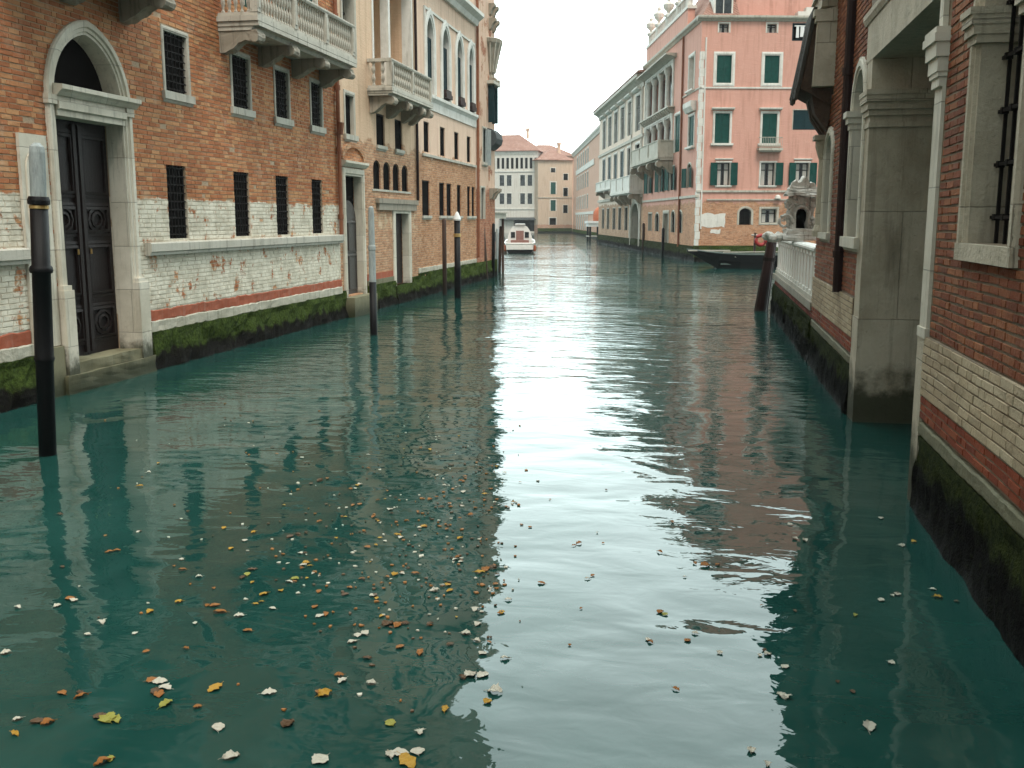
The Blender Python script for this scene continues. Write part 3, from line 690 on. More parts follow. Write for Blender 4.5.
mb = MB(); box(mb, L, 13.22, 15.68, -.5, .16, -.4, .28); box(mb, L, 13.56, 15.31, -.5, .10, .28, .44); roughen(mb.build('door_step', M['step'], r1), 8, .02, 4)
# stone tablet left of the door
mb = MB(); box(mb, L, 12.66, 13.262, -.05, .05, .75, 3.78)
sweep(mb, L, [(12.80, 2.5)]+arch(12.80, 13.12, 3.30, .2, 'round', 6)+[(13.12, 2.5)], [(0, .05), (0, .075), (.05, .075), (.05, .05)])
mb.build('stone_tablet', M['stone'], r1)
mb = MB(); box(mb, L, 12.66, 13.26, -.05, .1, -.4, .74); mb.build('tablet_base', M['step'], r1)
balcony(L, 12.4, 15.75, .88, 6.15, 6.42, 7.25, [12.6, 14.0, 15.55], mat='stoneD', posts=3)  # dark stone carries the shade underneath as well as weathering
balcony(L, 18.84, 24.4, .86, 6.20, 6.47, 7.28, [19.0, 20.75, 22.5, 24.2], posts=4, dmat='stoneD', spacing=.13, br=.042)
mb = MB(); tube(mb, [L.p(25.12, .08, z) for z in (2.2, 5, 8, 12.7)], .055, 8)
for z in (2.6, 4.3, 5.85, 7.6): tube(mb, [L.p(25.12, .08, z), L.p(25.12, .08, z+.12)], .075, 8)
mb.build('drainpipe', M['rust'], r1)
mb = MB(); tube(mb, [L.p(25.13, .14, 5.05), L.p(25.13, .10, 4.75)], .09, 8); mb.build('drain_spout', M['rust'], r1)

# ------------------------------------------------------------------ tan palazzo
r2, L2 = left_root('tan_palazzo', 'tan brick palazzo with arched doorway, four small arched windows and balcony, second on left', 25)
LOG = Op(28.3, 32.1, 6.22, 9.9, None, 0, 1.3)
trip = [(28.05+i*.93, 28.05+i*.93+.68) for i in range(4)]
sm = [(28.42, 29.2), (30.2, 30.98)]
d2 = Op(25.62, 26.95, .55, 3.75, None, 0, .24); d3 = Op(30.05, 31.45, .55, 2.78, None, 0, .24)
ops = [LOG, d2, d3]+[Op(a, b, 3.46, 4.28, 'round', .25) for a, b in trip]+[Op(a, b, 4.72, 5.62) for a, b in sm]+[Op(25.85, 26.5, 4.82, 5.85), Op(25.8, 26.7, 6.8, 8.6)]
hi2 = [(26, 26.9), (28.6, 29.5), (30.6, 31.5)]
ops += [Op(a, b, 11, 12.8) for a, b in hi2]
wall(L2, 'wall', M['brickL2'], 25.2, 32.55, -.5, 15.5, ops, D=10); roof(L2, 25.2, 32.55, 10, 15.5, 2)
for a, b in trip: window(L2, a, b, 3.46, 4.28, 'round', .25, fw=0, depth=.07, pane='dark', mull=False)
strip(L2, 'window_sill', 'stoneG', 27.9, 31.75, .03, 3.40, 3.46)
for a, b in sm: window(L2, a, b, 4.72, 5.62, fw=0, depth=.07, sill=(.06, .10, .07), pane='dark', mull=False)
window(L2, 25.85, 26.5, 4.82, 5.85, depth=.1, fw=.11, proud=.03, sill=(.05, .14, .08), pane='dark', mull=False)
window(L2, 25.8, 26.7, 6.8, 8.6, fw=.13, proud=.04)
for a, b in hi2: window(L2, a, b, 11, 12.8, fw=.12, shutters=True, pane='dark', mull=False)
# loggia recess with slender column
mb = MB(); box(mb, L2, 28.3, 32.1, -1.4, -1.28, 6.2, 9.9); mb.build('loggia_back', M['loggia'], r2)
mb = MB(); sweep(mb, L2, Op(28.306, 32.094, 6.22, 9.894).path(), [(0, -.3), (0, .03), (.12, .03), (.12, -.03)]); box(mb, L2, 30.05, 30.25, -.35, -.1, 6.22, 9.9); box(mb, L2, 30.0, 30.3, -.4, -.05, 6.22, 6.4); mb.build('loggia_frame', M['stoneW'], r2)
balcony(L2, 27.72, 31.95, .74, 6.02, 6.22, 7.02, [28.0, 29.5, 31.0, 31.8], posts=3, spacing=.2, bh=.46, dmat='stoneD', br=.06)
# arched doorway
mb = MB(); sweep(mb, L2, [(25.626, .3), (25.626, 3.744), (26.944, 3.744), (26.944, .3)], frame_prof(.2, .07, .2)); ds = mb.build('door_surround', M['stone'], r2)
mb = MB(); extr_s(mb, L2, [(0, 3.97), (.08, 3.97), (.18, 4.06), (.18, 4.12), (0, 4.14)], 25.35, 27.2); mb.build('lintel', M['stone'], ds)
mb = MB(); sweep(mb, L2, arch(25.5, 27.05, 4.15, .34, 'round', 8), [(0, -.03), (0, .08), (.14, .08), (.14, -.03)]); mb.build('lunette_arch', M['brickL3'], ds)
mb = MB(); extr(mb, L2, [(25.51, 4.145)]+arch(25.5, 27.05, 4.15, .34, 'round', 8)[1:-1]+[(27.04, 4.145)], -.02, .03); mb.build('lunette', M['brickL'], ds)
mb = MB(); box(mb, L2, 25.6, 26.97, -.30, -.22, .5, 3.8); mb.build('door_recess', M['dark'], r2)
mb = MB(); o = Op(25.66, 26.93, .56, 3.1, 'round', .55); extr(mb, L2, o.path(), -.21, -.16)
for a, b in ((25.75, 26.25), (26.34, 26.84)):
    for z0, z1 in ((.7, 1.6), (1.75, 2.5)): sweep(mb, L2, [(a, z0), (a, z1), (b, z1), (b, z0)], [(0, -.16), (0, -.13), (.05, -.14), (.05, -.16)], closed=True)
mb.build('door', M['woodgrey'], r2)
mb = MB(); box(mb, L2, 25.4, 27.3, -.5, .3, -.4, .52); mb.build('door_step', M['step'], r2)
# plain stone doorway
mb = MB(); sweep(mb, L2, [(30.056, .3), (30.056, 2.774), (31.444, 2.774), (31.444, .3)], frame_prof(.27, .05, .2)); ds = mb.build('stone_doorway', M['stone'], r2)
mb = MB(); box(mb, L2, 28.2, 32.3, -.05, .12, 3.06, 3.2); box(mb, L2, 28.3, 32.2, -.05, .085, 2.86, 3.058); mb.build('lintel', M['stoneD'], ds)
mb = MB(); box(mb, L2, 30.0, 31.5, -.29, -.22, .4, 2.85); mb.build('door', M['wood'], r2)
for a, b in ((25.2, 25.4), (27.3, 29.8), (31.7, 32.55)):
    foundation(L2, a, b, .72, .07, 'mossL')
foundation(L2, 29.8, 31.7, .55, .12, 'mossL')
strip(L2, 'red_band', 'redpaint', 27.3, 29.75, .012, .86, 1.04); strip(L2, 'plinth', 'strip', 27.3, 29.75, .04, .72, .86)
mb = MB(); tube(mb, [L2.p(32.45, .06, z) for z in (3.2, 6, 10, 15)], .05, 6); mb.build('drainpipe', M['pipeD'], r2)

# ------------------------------------------------------------------ peach palazzo with the pointed windows
r3, L3 = left_root('peach_palazzo', 'peach plastered palazzo with four tall pointed windows over brick ground floor, third on left', 33)
got = [(33.9, 34.75), (36.0, 36.9), (38.15, 39.0), (40.1, 40.9)]
mid = [(33.45, 34.15), (35.6, 36.3), (37.7, 38.4), (39.75, 40.42)]
lw = [(33.15, 34.1), (35.4, 36.15), (36.45, 37.2), (38.05, 38.7), (39.75, 40.3), (40.55, 41.1)]
ops = [Op(a, b, 6.85, 9.35, 'point', .62) for a, b in got]+[Op(a, b, 4.85, 5.86) for a, b in mid]+[Op(a, b, 2.72, 3.9) for a, b in lw]+[Op(a, b, 11.5, 13.6) for a, b in got]
wall(L3, 'wall', M['brickL3'], 32.55, 41.3, -.5, 17.2, ops, D=10); roof(L3, 32.55, 41.3, 10, 17.2, 2)
for i, (a, b) in enumerate(got):
    wo = window(L3, a, b, 6.85, 9.35, 'point', .62, fw=.30, proud=.07, fmat='stoneW', shutters=True, shmat='darksh', pane='dark', mull=False)
    window(L3, a, b, 11.5, 13.6, fw=.14, fmat='stoneW', shutters=True, shmat='darksh', pane='dark', mull=False)
    if i in (1, 2, 3):
        mb = MB(); box(mb, L3, a, b, -.06, .16, 6.9, 7.05); box(mb, L3, a+.05, b-.05, -.05, .14, 7.05, 7.2, .06); mb.build('flower_box', M['pipeD'], wo)
mb = MB(); box(mb, L3, 33.6, 33.7, -.05, .05, 6.6, 9.6); box(mb, L3, 41.05, 41.15, -.05, .05, 6.6, 9.6); box(mb, L3, 33.7, 41.05, -.05, .05, 9.52, 9.6); mb.build('window_group_frame', M['stoneW'], r3)
strip(L3, 'belt_course', 'stoneW', 33.4, 41.3, .14, 6.30, 6.80, [(.3, 0), (.35, .55), (.7, .7), (1, .8), (1, 1)])
for a, b in mid: window(L3, a, b, 4.85, 5.86, fw=0, depth=.07, pane='dark', mull=False)
strip(L3, 'sill_course', 'stoneG', 33.2, 41.3, .06, 4.70, 4.79)
for a, b in lw: window(L3, a, b, 2.72, 3.9, fw=0, depth=.07, sill=(.08, .09, .07), pane='dark', mull=False)
foundation(L3, 32.55, 41.3, .80, .06, 'mossL'); rough_strip(L3, 'plinth', 'stripL', 32.55, 41.3, .035, .80, .96, .04, seed=2)
strip(L3, 'cornice', 'stoneW', 32.55, 41.3, .4, 10.3, 10.75, [(.3, 0), (.5, .4), (1, .7), (1, 1)])

# ------------------------------------------------------------------ narrow red brick house on the far left corner
r4, L4 = left_root('corner_house', 'narrow tall red brick house with projecting stone oriel at far left canal corner', 42)
ops = [Op(42.2, 42.9, 2.6, 3.9), Op(42.6, 43.3, 5.0, 6.4)]
wall(L4, 'wall', M['brickL4'], 41.3, 45.2, -.5, 28.0, ops, D=11); roof(L4, 41.3, 45.2, 11, 28.0, 1.6)
window(L4, 42.2, 42.9, 2.6, 3.9, depth=.07, fw=.1, pane='dark', mull=False); window(L4, 42.6, 43.3, 5.0, 6.4, fw=.1, sill=(.05, .12, .1), shutters=True, shmat='darksh', pane='dark', mull=False)
foundation(L4, 41.3, 45.25, .78, .06, 'mossL')
L4b = Frame(r4, (0, 45.2, 0), (-1, 0, 0), (0, 1, 0))
foundation(L4b, -.1, 9, .78, .06, 'mossL')
mb = MB()                                                             # pot-bellied stone oriel, wide at the top
def oriel(z0, z1, r0, r1_, c, n=8):
    q = []
    for i in range(n+1):
        t = i/n; rr = r0+(r1_-r0)*t**1.6
        q.append((rr, z0+(z1-z0)*t))
    return q
def half_lathe(mb, fr, s, prof, n=12, ks=1):
    vs = []; fs = []
    for rr, z in prof:
        for k in range(n+1):
            a = PI*k/n; vs.append(fr.p(s-math.cos(a)*rr*ks, math.sin(a)*rr, z))
    m = n+1
    for i in range(len(prof)-1):
        for k in range(n): fs.append((i*m+k, i*m+k+1, (i+1)*m+k+1, (i+1)*m+k))
    fs += [list(range(m)), list(range((len(prof)-1)*m, len(prof)*m))]
    mb.add(vs, fs)
half_lathe(mb, L4, 44.35, [(.10, 8.55), (.2, 8.65), (.17, 8.8), (.24, 9.1), (.32, 9.5), (.40, 9.9), (.5, 10.1), (.52, 10.25), (.44, 10.3)], 8, 1.5)
orl = mb.build('oriel', M['stoneD'], r4)
mb = MB()
for k in range(6):
    a = PI*(k+.5)/6; p = L4.p(44.35-math.cos(a)*.3, math.sin(a)*.2, 8.9); q = L4.p(44.35-math.cos(a)*.72, math.sin(a)*.5, 10.2); tube(mb, [p, q], .04, 5)
mb.build('oriel_rib', M['stoneG'], orl)
for a in (43.75, 44.55):
    mb = MB(); box(mb, L4, a, a+.05, .02, .28, 6.75, 8.3); box(mb, L4, a-.01, a+.06, .05, .25, 7.4, 7.5); mb.build('shutter', M['darksh'], r4)
mb = MB(); extr_s(mb, L4, [(0, 5.6), (.12, 5.65), (.36, 5.85), (.42, 6.05), (.36, 6.3), (.2, 6.45), (0, 6.5)], 43.6, 45.0); mb.build('canopy', M['awning'], r4)
mb = MB(); box(mb, L4, 43.5, 43.57, .0, .18, 4.9, 6.4); box(mb, L4, 43.2, 43.27, .0, .16, 4.9, 6.4); mb.build('pale_shutter', M['polepale'], r4)
for zz, s in ((3.8, .36), (8.5, .3), (11.0, .3), (11.6, .26)):
    mb = MB(); extr_s(mb, L4, [(0, zz-.35), (s*.3, zz-.3), (s*.55, zz-.1), (s, zz+.02), (s, zz+.14), (0, zz+.14)], 44.0, 44.35); extr_s(mb, L4, [(0, zz-.35), (s*.3, zz-.3), (s*.55, zz-.1), (s, zz+.02), (s, zz+.14), (0, zz+.14)], 44.7, 45.0); mb.build('bracket', M['stoneD'], r4)
strip(L4, 'stone_shelf', 'stoneG', 43.6, 45.15, .3, 8.36, 8.5)
mb = MB(); tube(mb, [L4.p(41.5, .07, z) for z in (1, 5, 12, 23)], .06, 6); mb.build('drainpipe', M['rust'], r4)

# ------------------------------------------------------------------ far end of the canal
def cam_pt(px, Y):
    a = PSI - math.atan((px-512)/1000*math.cos(TH)/1.0); return Vector((-Y*math.tan(a), Y, 0))
def far_house(name, label, px0, Y0, px1, Y1, z, mat, D, wins, roofh=2.2, ground=True):
    a, b = cam_pt(px0, Y0), cam_pt(px1, Y1); v = (b-a); ln = v.length; rz = math.atan2(v.y, v.x)
    r = thing(name, label, 'building', (a.x, a.y, 0), rz); f = Frame(r, (0, 0, 0), (1, 0, 0), (0, -1, 0))
    wall(f, 'wall', M[mat], 0, ln, -.5, z, [Op(*q[:4], None, 0, .2) for q in wins], D=D)
    for q in wins: window(f, *q[:4], fw=q[4] if len(q) > 4 else .16, proud=.05, depth=.08, fmat='stoneW', pane=q[5] if len(q) > 5 else 'glass', mull=False, shutters=(len(q) > 6 and q[6]))
    ro = roof(f, 0, ln, D, z, roofh, .4)
    return r, f, ln, ro
# white house
W1 = []
for zz in (5.4, 8.8):
    for a in (1.2, 2.6, 5.2, 6.6): W1.append((a+6.2, a+7.1, zz, zz+2.0, .2, 'glass'))
W1 += [(.6+i*.9, 1.12+i*.9, 12.0, 14.0, .12, 'dark') for i in range(16)]
W1 += [(10.2, 14.6, .3, 2.4, .0, 'dark')]
rf1, F1, ln1, ro = far_house('white_house', 'white house with window strip under terracotta roof, straight ahead at canal end', 462, 190, 537.5, 190, 15.2, 'farwhite', 9, [q for q in W1 if q[1] < 15.0], 3.4)
strip(F1, 'cornice', 'stoneW', 0, ln1, .25, 14.6, 15.15, [(.3, 0), (.6, .5), (1, .8), (1, 1)]); strip(F1, 'belt_course', 'stoneW', 0, ln1, .12, 11.4, 11.6); strip(F1, 'lower_belt_course', 'stoneW', 0, ln1, .12, 4.4, 4.6)
chimney(F1, 12.0, -4.5, 17.8, 2.0, ro); antenna(F1, 13, -4.5, 18, 2.4, ro); antenna(F1, 10, -4.5, 18, 3, ro)
mb = MB(); extr_s(mb, F1, [(0, 2.9), (.9, 2.5), (.9, 2.4), (0, 2.5)], 7.5, ln1-.1); mb.build('awning', M['awning'], rf1)
# tan house
W2 = [(2.5, 3.4, 11.2, 12.0, .12, 'glass'), (2.5, 3.5, 7.2, 9.4, .2, 'dark', True), (2.5, 3.5, 4.1, 6.1, .2, 'dark', True), (2.3, 3.6, 1.5, 2.8, .15, 'dark'), (5.0, 5.9, 9.8, 11.0, .1, 'dark'), (5.0, 5.9, 6.8, 8.4, .1, 'dark'), (5.0, 5.9, 3.7, 5.2, .1, 'dark')]
rf2, F2, ln2, ro = far_house('tan_house', 'tan plastered house with green shutters, between the white and orange houses at canal end', 537.8, 188, 572, 191, 13.4, 'fartan', 9, W2, 2.2)
chimney(F2, 5.4, -4, 14.6, 2.4, ro); antenna(F2, 5.0, -4, 15, 3.4, ro); strip(F2, 'belt_course', 'stoneG', 0, ln2, .12, 6.5, 6.65)
foundation(F2, 0, ln2, .9, .1, 'mossL', step=.6)
far_house('roofscape_house', 'terracotta roofed house rising behind the tan house at canal end', 522, 210, 574, 214, 15.6, 'farorange', 9, [(2, 3, 12.5, 14), (5, 6, 12.5, 14)], 2.6)
# orange house along the right bank
W3 = []
for i in range(6):
    a = 10+i*4.6
    W3 += [(a, a+1.7, 10.9, 13.0, .3, 'dark'), (a, a+1.7, 7.4, 9.6, .2, 'dark'), (a, a+1.5, 4.2, 6.2, .2, 'dark'), (a, a+1.4, .9, 3.0, .25, 'dark')]
rf3, F3, ln3, ro = far_house('orange_house', 'orange house with white window surrounds along right bank near canal end', 573, 186, 603, 128, 14.3, 'farorange', 10, W3, 2.0)
strip(F3, 'cornice', 'stoneW', 0, ln3, 0.4, 13.7, 14.28, [(.3, 0), (.6, .5), (1, .8), (1, 1)]); strip(F3, 'white_band', 'stoneW', 8, ln3-14, .1, 10.1, 10.9); strip(F3, 'sill_band', 'stoneW', 8, ln3-14, .1, 3.3, 3.7)
foundation(F3, 0, ln3, .8, .1, 'mossL', step=.6); chimney(F3, 30, -4, 17, 2, ro)

# ------------------------------------------------------------------ pink corner palazzo and the white palazzo beyond it (rotated with the bend of the canal)
AR = math.radians(12.8)
rp = thing('pink_palazzo', 'pink corner palazzo with dark green shutters and stone loggia balcony, right side midway', 'building', (-.52, 62.7, 0), AR)
PF = Frame(rp, (0, 0, 0), (1, 0, 0), (0, -1, 0)); PL = Frame(rp, (0, 0, 0), (0, 1, 0), (-1, 0, 0))
sq = [(1.02, 1.62), (3.88, 4.48)]
c1 = [(.95, 1.85), (3.82, 4.72)]
fops = [Op(a, b, 13.48, 14.0) for a, b in sq]+[Op(a, b, 10.6, 12.2) for a, b in c1]+[Op(a, b, 7.1, 8.85) for a, b in c1]
fops += [Op(1.17, 1.98, 4.62, 5.96), Op(3.84, 4.72, 4.62, 5.96), Op(5.97, 6.8, 4.62, 5.96), Op(2.62, 3.37, 2.25, 3.25, 'round', .3), Op(3.97, 4.92, 2.38, 3.2), Op(5.68, 7.1, 7.9, 9.05), Op(5.45, 7.1, 13.1, 13.98, None, 0, .8)]
right_more = [Op(8.6, 9.5, z, z+1.6) for z in (4.6, 7.1, 10.6)]+[Op(11.2, 12.1, z, z+1.6) for z in (4.6, 7.1, 10.6)]
wall(PF, 'wall', M['pink'], 0, 14, -.5, 14.2, fops+right_more, body=False)
lops = [Op(1.75, 3.3, 10.5, 12.5), Op(1.3, 2.95, 7.05, 8.9), Op(1.8, 2.9, 4.55, 6.0, 'round', .25), Op(7.2, 8.8, 4.55, 6.1), Op(11.4, 12.8, 4.55, 6.1), Op(16.2, 17.6, 4.55, 6.1),
        Op(8.4, 19.2, 10.1, 13.0, None, 0, 1.0), Op(8.4, 19.2, 6.9, 9.5, None, 0, 1.0), Op(5.6, 7.4, 7.0, 9.4), Op(4.2, 5.4, 1.7, 3.1, 'round', .35), Op(6.6, 7.8, 1.7, 3.1, 'round', .35), Op(8.9, 10.7, .65, 3.0), Op(12.6, 14, 1.7, 3.0, 'round', .3), Op(15.6, 17, 1.7, 3.0)]
wall(PL, 'side_wall', M['pink'], 0, 20, -.5, 14.2, lops, body=False)
mb = MB(); q = lambda *c: [PL.p(*x) for x in c]
mb.add(q((20, 0, -.5), (20, -14, -.5), (20, -14, 14.2), (20, 0, 14.2)), [(0, 1, 2, 3)]); mb.add(q((0, -14, -.5), (20, -14, -.5), (20, -14, 14.2), (0, -14, 14.2)), [(0, 1, 2, 3)]); mb.add(q((0, 0, 14.2), (20, 0, 14.2), (20, -14, 14.2), (0, -14, 14.2)), [(0, 1, 2, 3)])
mb.build('back_wall', M['pink'], rp, recalc=False)
for a, b in sq: window(PF, a, b, 13.48, 14.0, fw=.08, proud=.03, fmat='stoneW', curtain=True)
for a, b in c1:
    window(PF, a, b, 10.6, 12.2, fw=.2, proud=.06, fmat='stoneW', shutters=True, pane='dark', mull=False, bottom=True)
    window(PF, a, b, 7.1, 8.85, fw=.13, proud=.05, fmat='stoneW', shutters=True, pane='dark', mull=False, sill=(.1, .12, .15), hood=(.1, .13, .25))
window(PF, 1.17, 1.98, 4.62, 5.96, fw=.09, proud=.04, fmat='stoneW', open_sh=[('l', .1), ('r', .1)], curtain=True, sill=(.02, .08, .1), hood=(.05, .1, .1))
window(PF, 3.84, 4.72, 4.62, 5.96, fw=.10, proud=.04, fmat='stoneW', open_sh=[('r', .12)], curtain=True, sill=(.02, .08, .1))
window(PF, 5.97, 6.8, 4.62, 5.96, fw=.09, proud=.04, fmat='stoneW', open_sh=[('l', .1), ('r', .1)], curtain=True, sill=(.02, .08, .1), hood=(.05, .1, .1))
window(PF, 2.62, 3.37, 2.25, 3.25, 'round', .3, fw=.13, proud=.02, fmat='stoneG', pane='dark', mull=False, bars=(3, 4))
window(PF, 3.97, 4.92, 2.38, 3.2, fw=.14, proud=.03, fmat='stoneG', curtain=True, bottom=True)
window(PF, 5.68, 7.1, 7.9, 9.05, fw=.05, proud=.02, fmat='stoneG', shutters=True, shmat='darksh', pane='dark', mull=False)
window(PF, 5.45, 7.1, 13.1, 13.98, fw=.06, proud=.02, depth=.7, fmat='darksh', pane='dark', mull=False, bottom=True)
mb = MB()
for a, b, z in ((5.6, 5.78, 13.2), (5.85, 6.1, 13.25), (6.4, 6.65, 13.15)): box(mb, PF, a, b, .06, .09, z, 13.85, .015)
box(mb, PF, 5.5, 7.1, .05, .1, 13.84, 13.9); o = mb.build('laundry', M['cloth']); o.location = rp.location; o.rotation_euler = rp.rotation_euler; tag(o, 'white laundry hanging in the top right window of the pink palazzo', 'laundry')
for o in right_more: window(PF, o.s0, o.s1, o.z0, o.z1, fw=.12, fmat='stoneW', shutters=True, pane='dark', mull=False)
strip(PF, 'string_course', 'stoneW', .0, 14, .06, 10.28, 10.37); strip(PF, 'belt_course', 'stoneG', -.05, 14, .08, 4.2, 4.32); strip(PF, 'cable_ledge', 'stoneG', .6, 14, .07, 3.72, 3.80)
strip(PL, 'side_string_course', 'stoneG', -.06, 5, .06, 10.28, 10.37); strip(PL, 'side_belt_course', 'stoneG', -.08, 20, .1, 3.9, 4.05)
strip(PF, 'cornice', 'stoneG', -.3, 14, .28, 14.12, 14.42, [(.2, 0), (.5, .3), (.9, .5), (1, .7), (1, 1)])
strip(PL, 'side_cornice', 'stoneG', .1, 20, .28, 14.12, 14.42, [(.2, 0), (.5, .3), (.9, .5), (1, .7), (1, 1)])
mb = MB(); random.seed(8)                                                # patch of white render left on the brick near the corner
def blob(u0, u1, z0, z1, n=28, j=.07):
    pts = []
    for i in range(n):
        t = i/n*4; k = int(t); f = t-k
        q = [(u0+(u1-u0)*f, z0), (u1, z0+(z1-z0)*f), (u1-(u1-u0)*f, z1), (u0, z1-(z1-z0)*f)][k]; pts.append((q[0]+random.uniform(-j, j), q[1]+random.uniform(-j, j)))
    return pts
extr(mb, PF, blob(.30, 1.80, 2.12, 2.92), -.01, .012); mb.build('render_patch', M['stoneW'], rp)
mb = MB(); extr(mb, PF, blob(.9, 1.5, 1.72, 1.98, 20, .05), -.01, .010); mb.build('render_patch', M['stoneW'], rp)
mb = MB()
for i in range(24):
    z = .9+i*.48; k = .24 if i % 2 else .17; box(mb, PF, -.025, k, -.1, .025, z, z+.465); box(mb, PL, .026, .4 if i % 2 == 0 else .25, -.1, .024, z, z+.465)
mb.build('quoin', M['stoneW'], rp)
# iron fronted balcony at the right hand middle window
mb = MB(); box(mb, PF, 3.55, 5.0, 0, .5, 6.66, 6.80); box(mb, PF, 3.62, 4.93, 0, .4, 6.58, 6.66); b = mb.build('small_balcony', M['stoneG'], rp)
mb = MB(); 
for zz in (6.9, 7.42): tube(mb, [PF.p(3.6, .05, zz), PF.p(3.6, .46, zz), PF.p(4.95, .46, zz), PF.p(4.95, .05, zz)], .02, 5)
for i in range(14): a = 3.6+1.35*i/13; tube(mb, [PF.p(a, .46, 6.8), PF.p(a, .46, 7.42)], .012, 4)
mb.build('iron_railing', M['stoneG'], b)
mb = MB(); tube(mb, [PL.p(5.0, .08, z) for z in (.8, 6, 14.1)], .07, 6); mb.build('drainpipe', M['rust'], rp)
mb = MB(); tube(mb, [PF.p(.27, .05, z) for z in (2, 8, 13.2)], .05, 6); mb.build('pale_drainpipe', M['stoneW'], rp)
# side face
window(PL, 1.75, 3.3, 10.5, 12.5, fw=.2, fmat='stoneW', pane='curtain', mull=False, sill=(.1, .1, .2)); window(PL, 1.3, 2.95, 7.05, 8.9, fw=.15, fmat='stoneW', shutters=True, pane='dark', mull=False, sill=(.1, .12, .2), hood=(.2, .6, .35))
window(PL, 1.8, 2.9, 4.55, 6.0, 'round', .25, fw=.12, fmat='stoneG', depth=.1, open_sh=[('l', .12), ('r', .3)], pane='dark', mull=False)
for a, b in ((7.2, 8.8), (11.4, 12.8), (16.2, 17.6)): window(PL, a, b, 4.55, 6.1, depth=.09, fw=.12, fmat='stoneW', open_sh=[('l', .1), ('r', .16)], pane='dark', mull=False)
for a, b, z0, z1, k in ((4.2, 5.4, 1.7, 3.1, .35), (6.6, 7.8, 1.7, 3.1, .35), (12.6, 14, 1.7, 3.0, .3)): window(PL, a, b, z0, z1, 'round', k, depth=.1, fw=.12, pane='dark', mull=False, bars=(3, 4))
window(PL, 15.6, 17, 1.7, 3.0, fw=.12, pane='dark', mull=False); window(PL, 5.6, 7.4, 7.0, 9.4, fw=.18, fmat='stoneW', shutters=True, pane='dark', mull=False)
mb = MB(); sweep(mb, PL, [(8.906, .5), (8.906, 2.994), (10.694, 2.994), (10.694, .5)], frame_prof(.22, .06, .28)); ds = mb.build('door_surround', M['stoneG'], rp)
mb = MB(); box(mb, PL, 8.85, 10.75, -.34, -.28, .6, 3.05); mb.build('door', M['woodgrey'], rp)
for z0, z1 in ((10.1, 13.0), (6.9, 9.5)):
    mb = MB(); box(mb, PL, 8.3, 19.3, -1.06, -.98, z0-.05, z1+.05); mb.build('loggia_back', M['glass'], rp)
    for i in range(5):
        a = 8.55+i*2.62; mb = MB(); c = PL.p(a, -.14, 0)
        lathe(mb, [(.26, z0), (.26, z0+.12), (.19, z0+.2), (.17, z1-.5), (.2, z1-.45), (.3, z1-.2), (.3, z1)], 10, c); box(mb, PL, a-.26, a+.26, -.34, .10, z1-.12, z1+.3)
        mb.build('loggia_column', M['stoneW'], rp, smooth=False)
    mb = MB(); sweep(mb, PL, [(8.406, z0), (8.406, z1-.006), (19.194, z1-.006), (19.194, z0)], frame_prof(.3, .12, .3)); mb.build('loggia_frame', M['stoneW'], rp)
strip(PL, 'loggia_hood', 'stoneG', 7.4, 19.9, .75, 13.25, 13.5, [(.2, 0), (.5, .4), (1, .6), (1, 1)])
mb = MB()
for i in range(16): a = 7.9+i*.75; extr_s(mb, PL, [(0, 9.65), (.15, 9.7), (.4, 9.9), (.45, 10.02), (0, 10.02)], a, a+.3)
box(mb, PL, 7.7, 19.8, 0, .5, 10.02, 10.12); mb.build('corbel_course', M['stoneG'], rp)
balcony(PL, 7.7, 19.8, 1.1, 6.55, 6.85, 7.9, [8.0, 11.8, 15.6, 19.5], posts=4, spacing=.5, bh=.9, bw=.4, solid=True, dmat='stoneD')
# roof: attic balustrade with urn finials, dormer, pink penthouse
PT = 14.42
mb = MB(); box(mb, PL, 4.5, 20, -.5, -.06, PT, PT+1.3); mb.build('attic_parapet', M['pink'], rp)
mb = MB(); box(mb, PL, 4.4, 20.1, -.6, .0, PT+1.3, PT+1.5); mb.build('parapet_coping', M['stoneW'], rp)
ub = MB(); lathe(ub, [(.30, 0), (.30, .15), (.22, .2), (.22, 1.0), (.32, 1.08), (.32, 1.2), (.14, 1.3), (.12, 1.4), (.36, 1.65), (.42, 1.9), (.30, 2.05), (.12, 2.15), (.16, 2.3), (.05, 2.5)], 10); ume = ub.build('finial', M['stoneW'], mesh_only=True)
for a, sc in ((5.2, 1.05), (8.6, 1.0), (12.4, .95), (16.2, 1.0), (19.6, .95)): link('finial', ume, rp, PL.p(a, -.3, PT+1.3), scale=(1, 1, sc))
mb = MB(); 
for i in range(30): a = 5.0+i*.5; box(mb, PL, a, a+.14, -.38, -.22, PT+1.5, PT+2.2)
box(mb, PL, 4.8, 19.9, -.45, -.15, PT+2.2, PT+2.32); mb.build('attic_railing', M['stoneW'], rp)
mb = MB(); box(mb, PF, 2.3, 14, -12, -1.2, PT-.1, 20.0); mb.build('penthouse', M['pink'], rp)
mb = MB(); box(mb, PF, 2.1, 14.2, -12.2, -1.0, 20.0, 20.25); mb.build('penthouse_roof', M['tile'], rp)
mb = MB(); vs = [PF.p(.0, -.1, PT), PF.p(2.3, -.1, PT), PF.p(2.3, -12, PT), PF.p(0, -12, PT), PF.p(2.3, -4, PT+3.4), PF.p(2.3, -12, PT+3.4)]
mb.add(vs, [(0, 1, 4), (0, 4, 5, 3), (1, 2, 5, 4), (2, 3, 5)]); mb.build('tiled_roof', M['tile'], rp)
mb = MB(); box(mb, PF, .75, 1.9, -1.6, -.35, PT, PT+1.7); extr(mb, PF, [(.65, PT+1.7), (2.0, PT+1.7), (1.32, PT+2.3)], -1.8, -.25); dm = mb.build('dormer', M['stoneW'], rp)
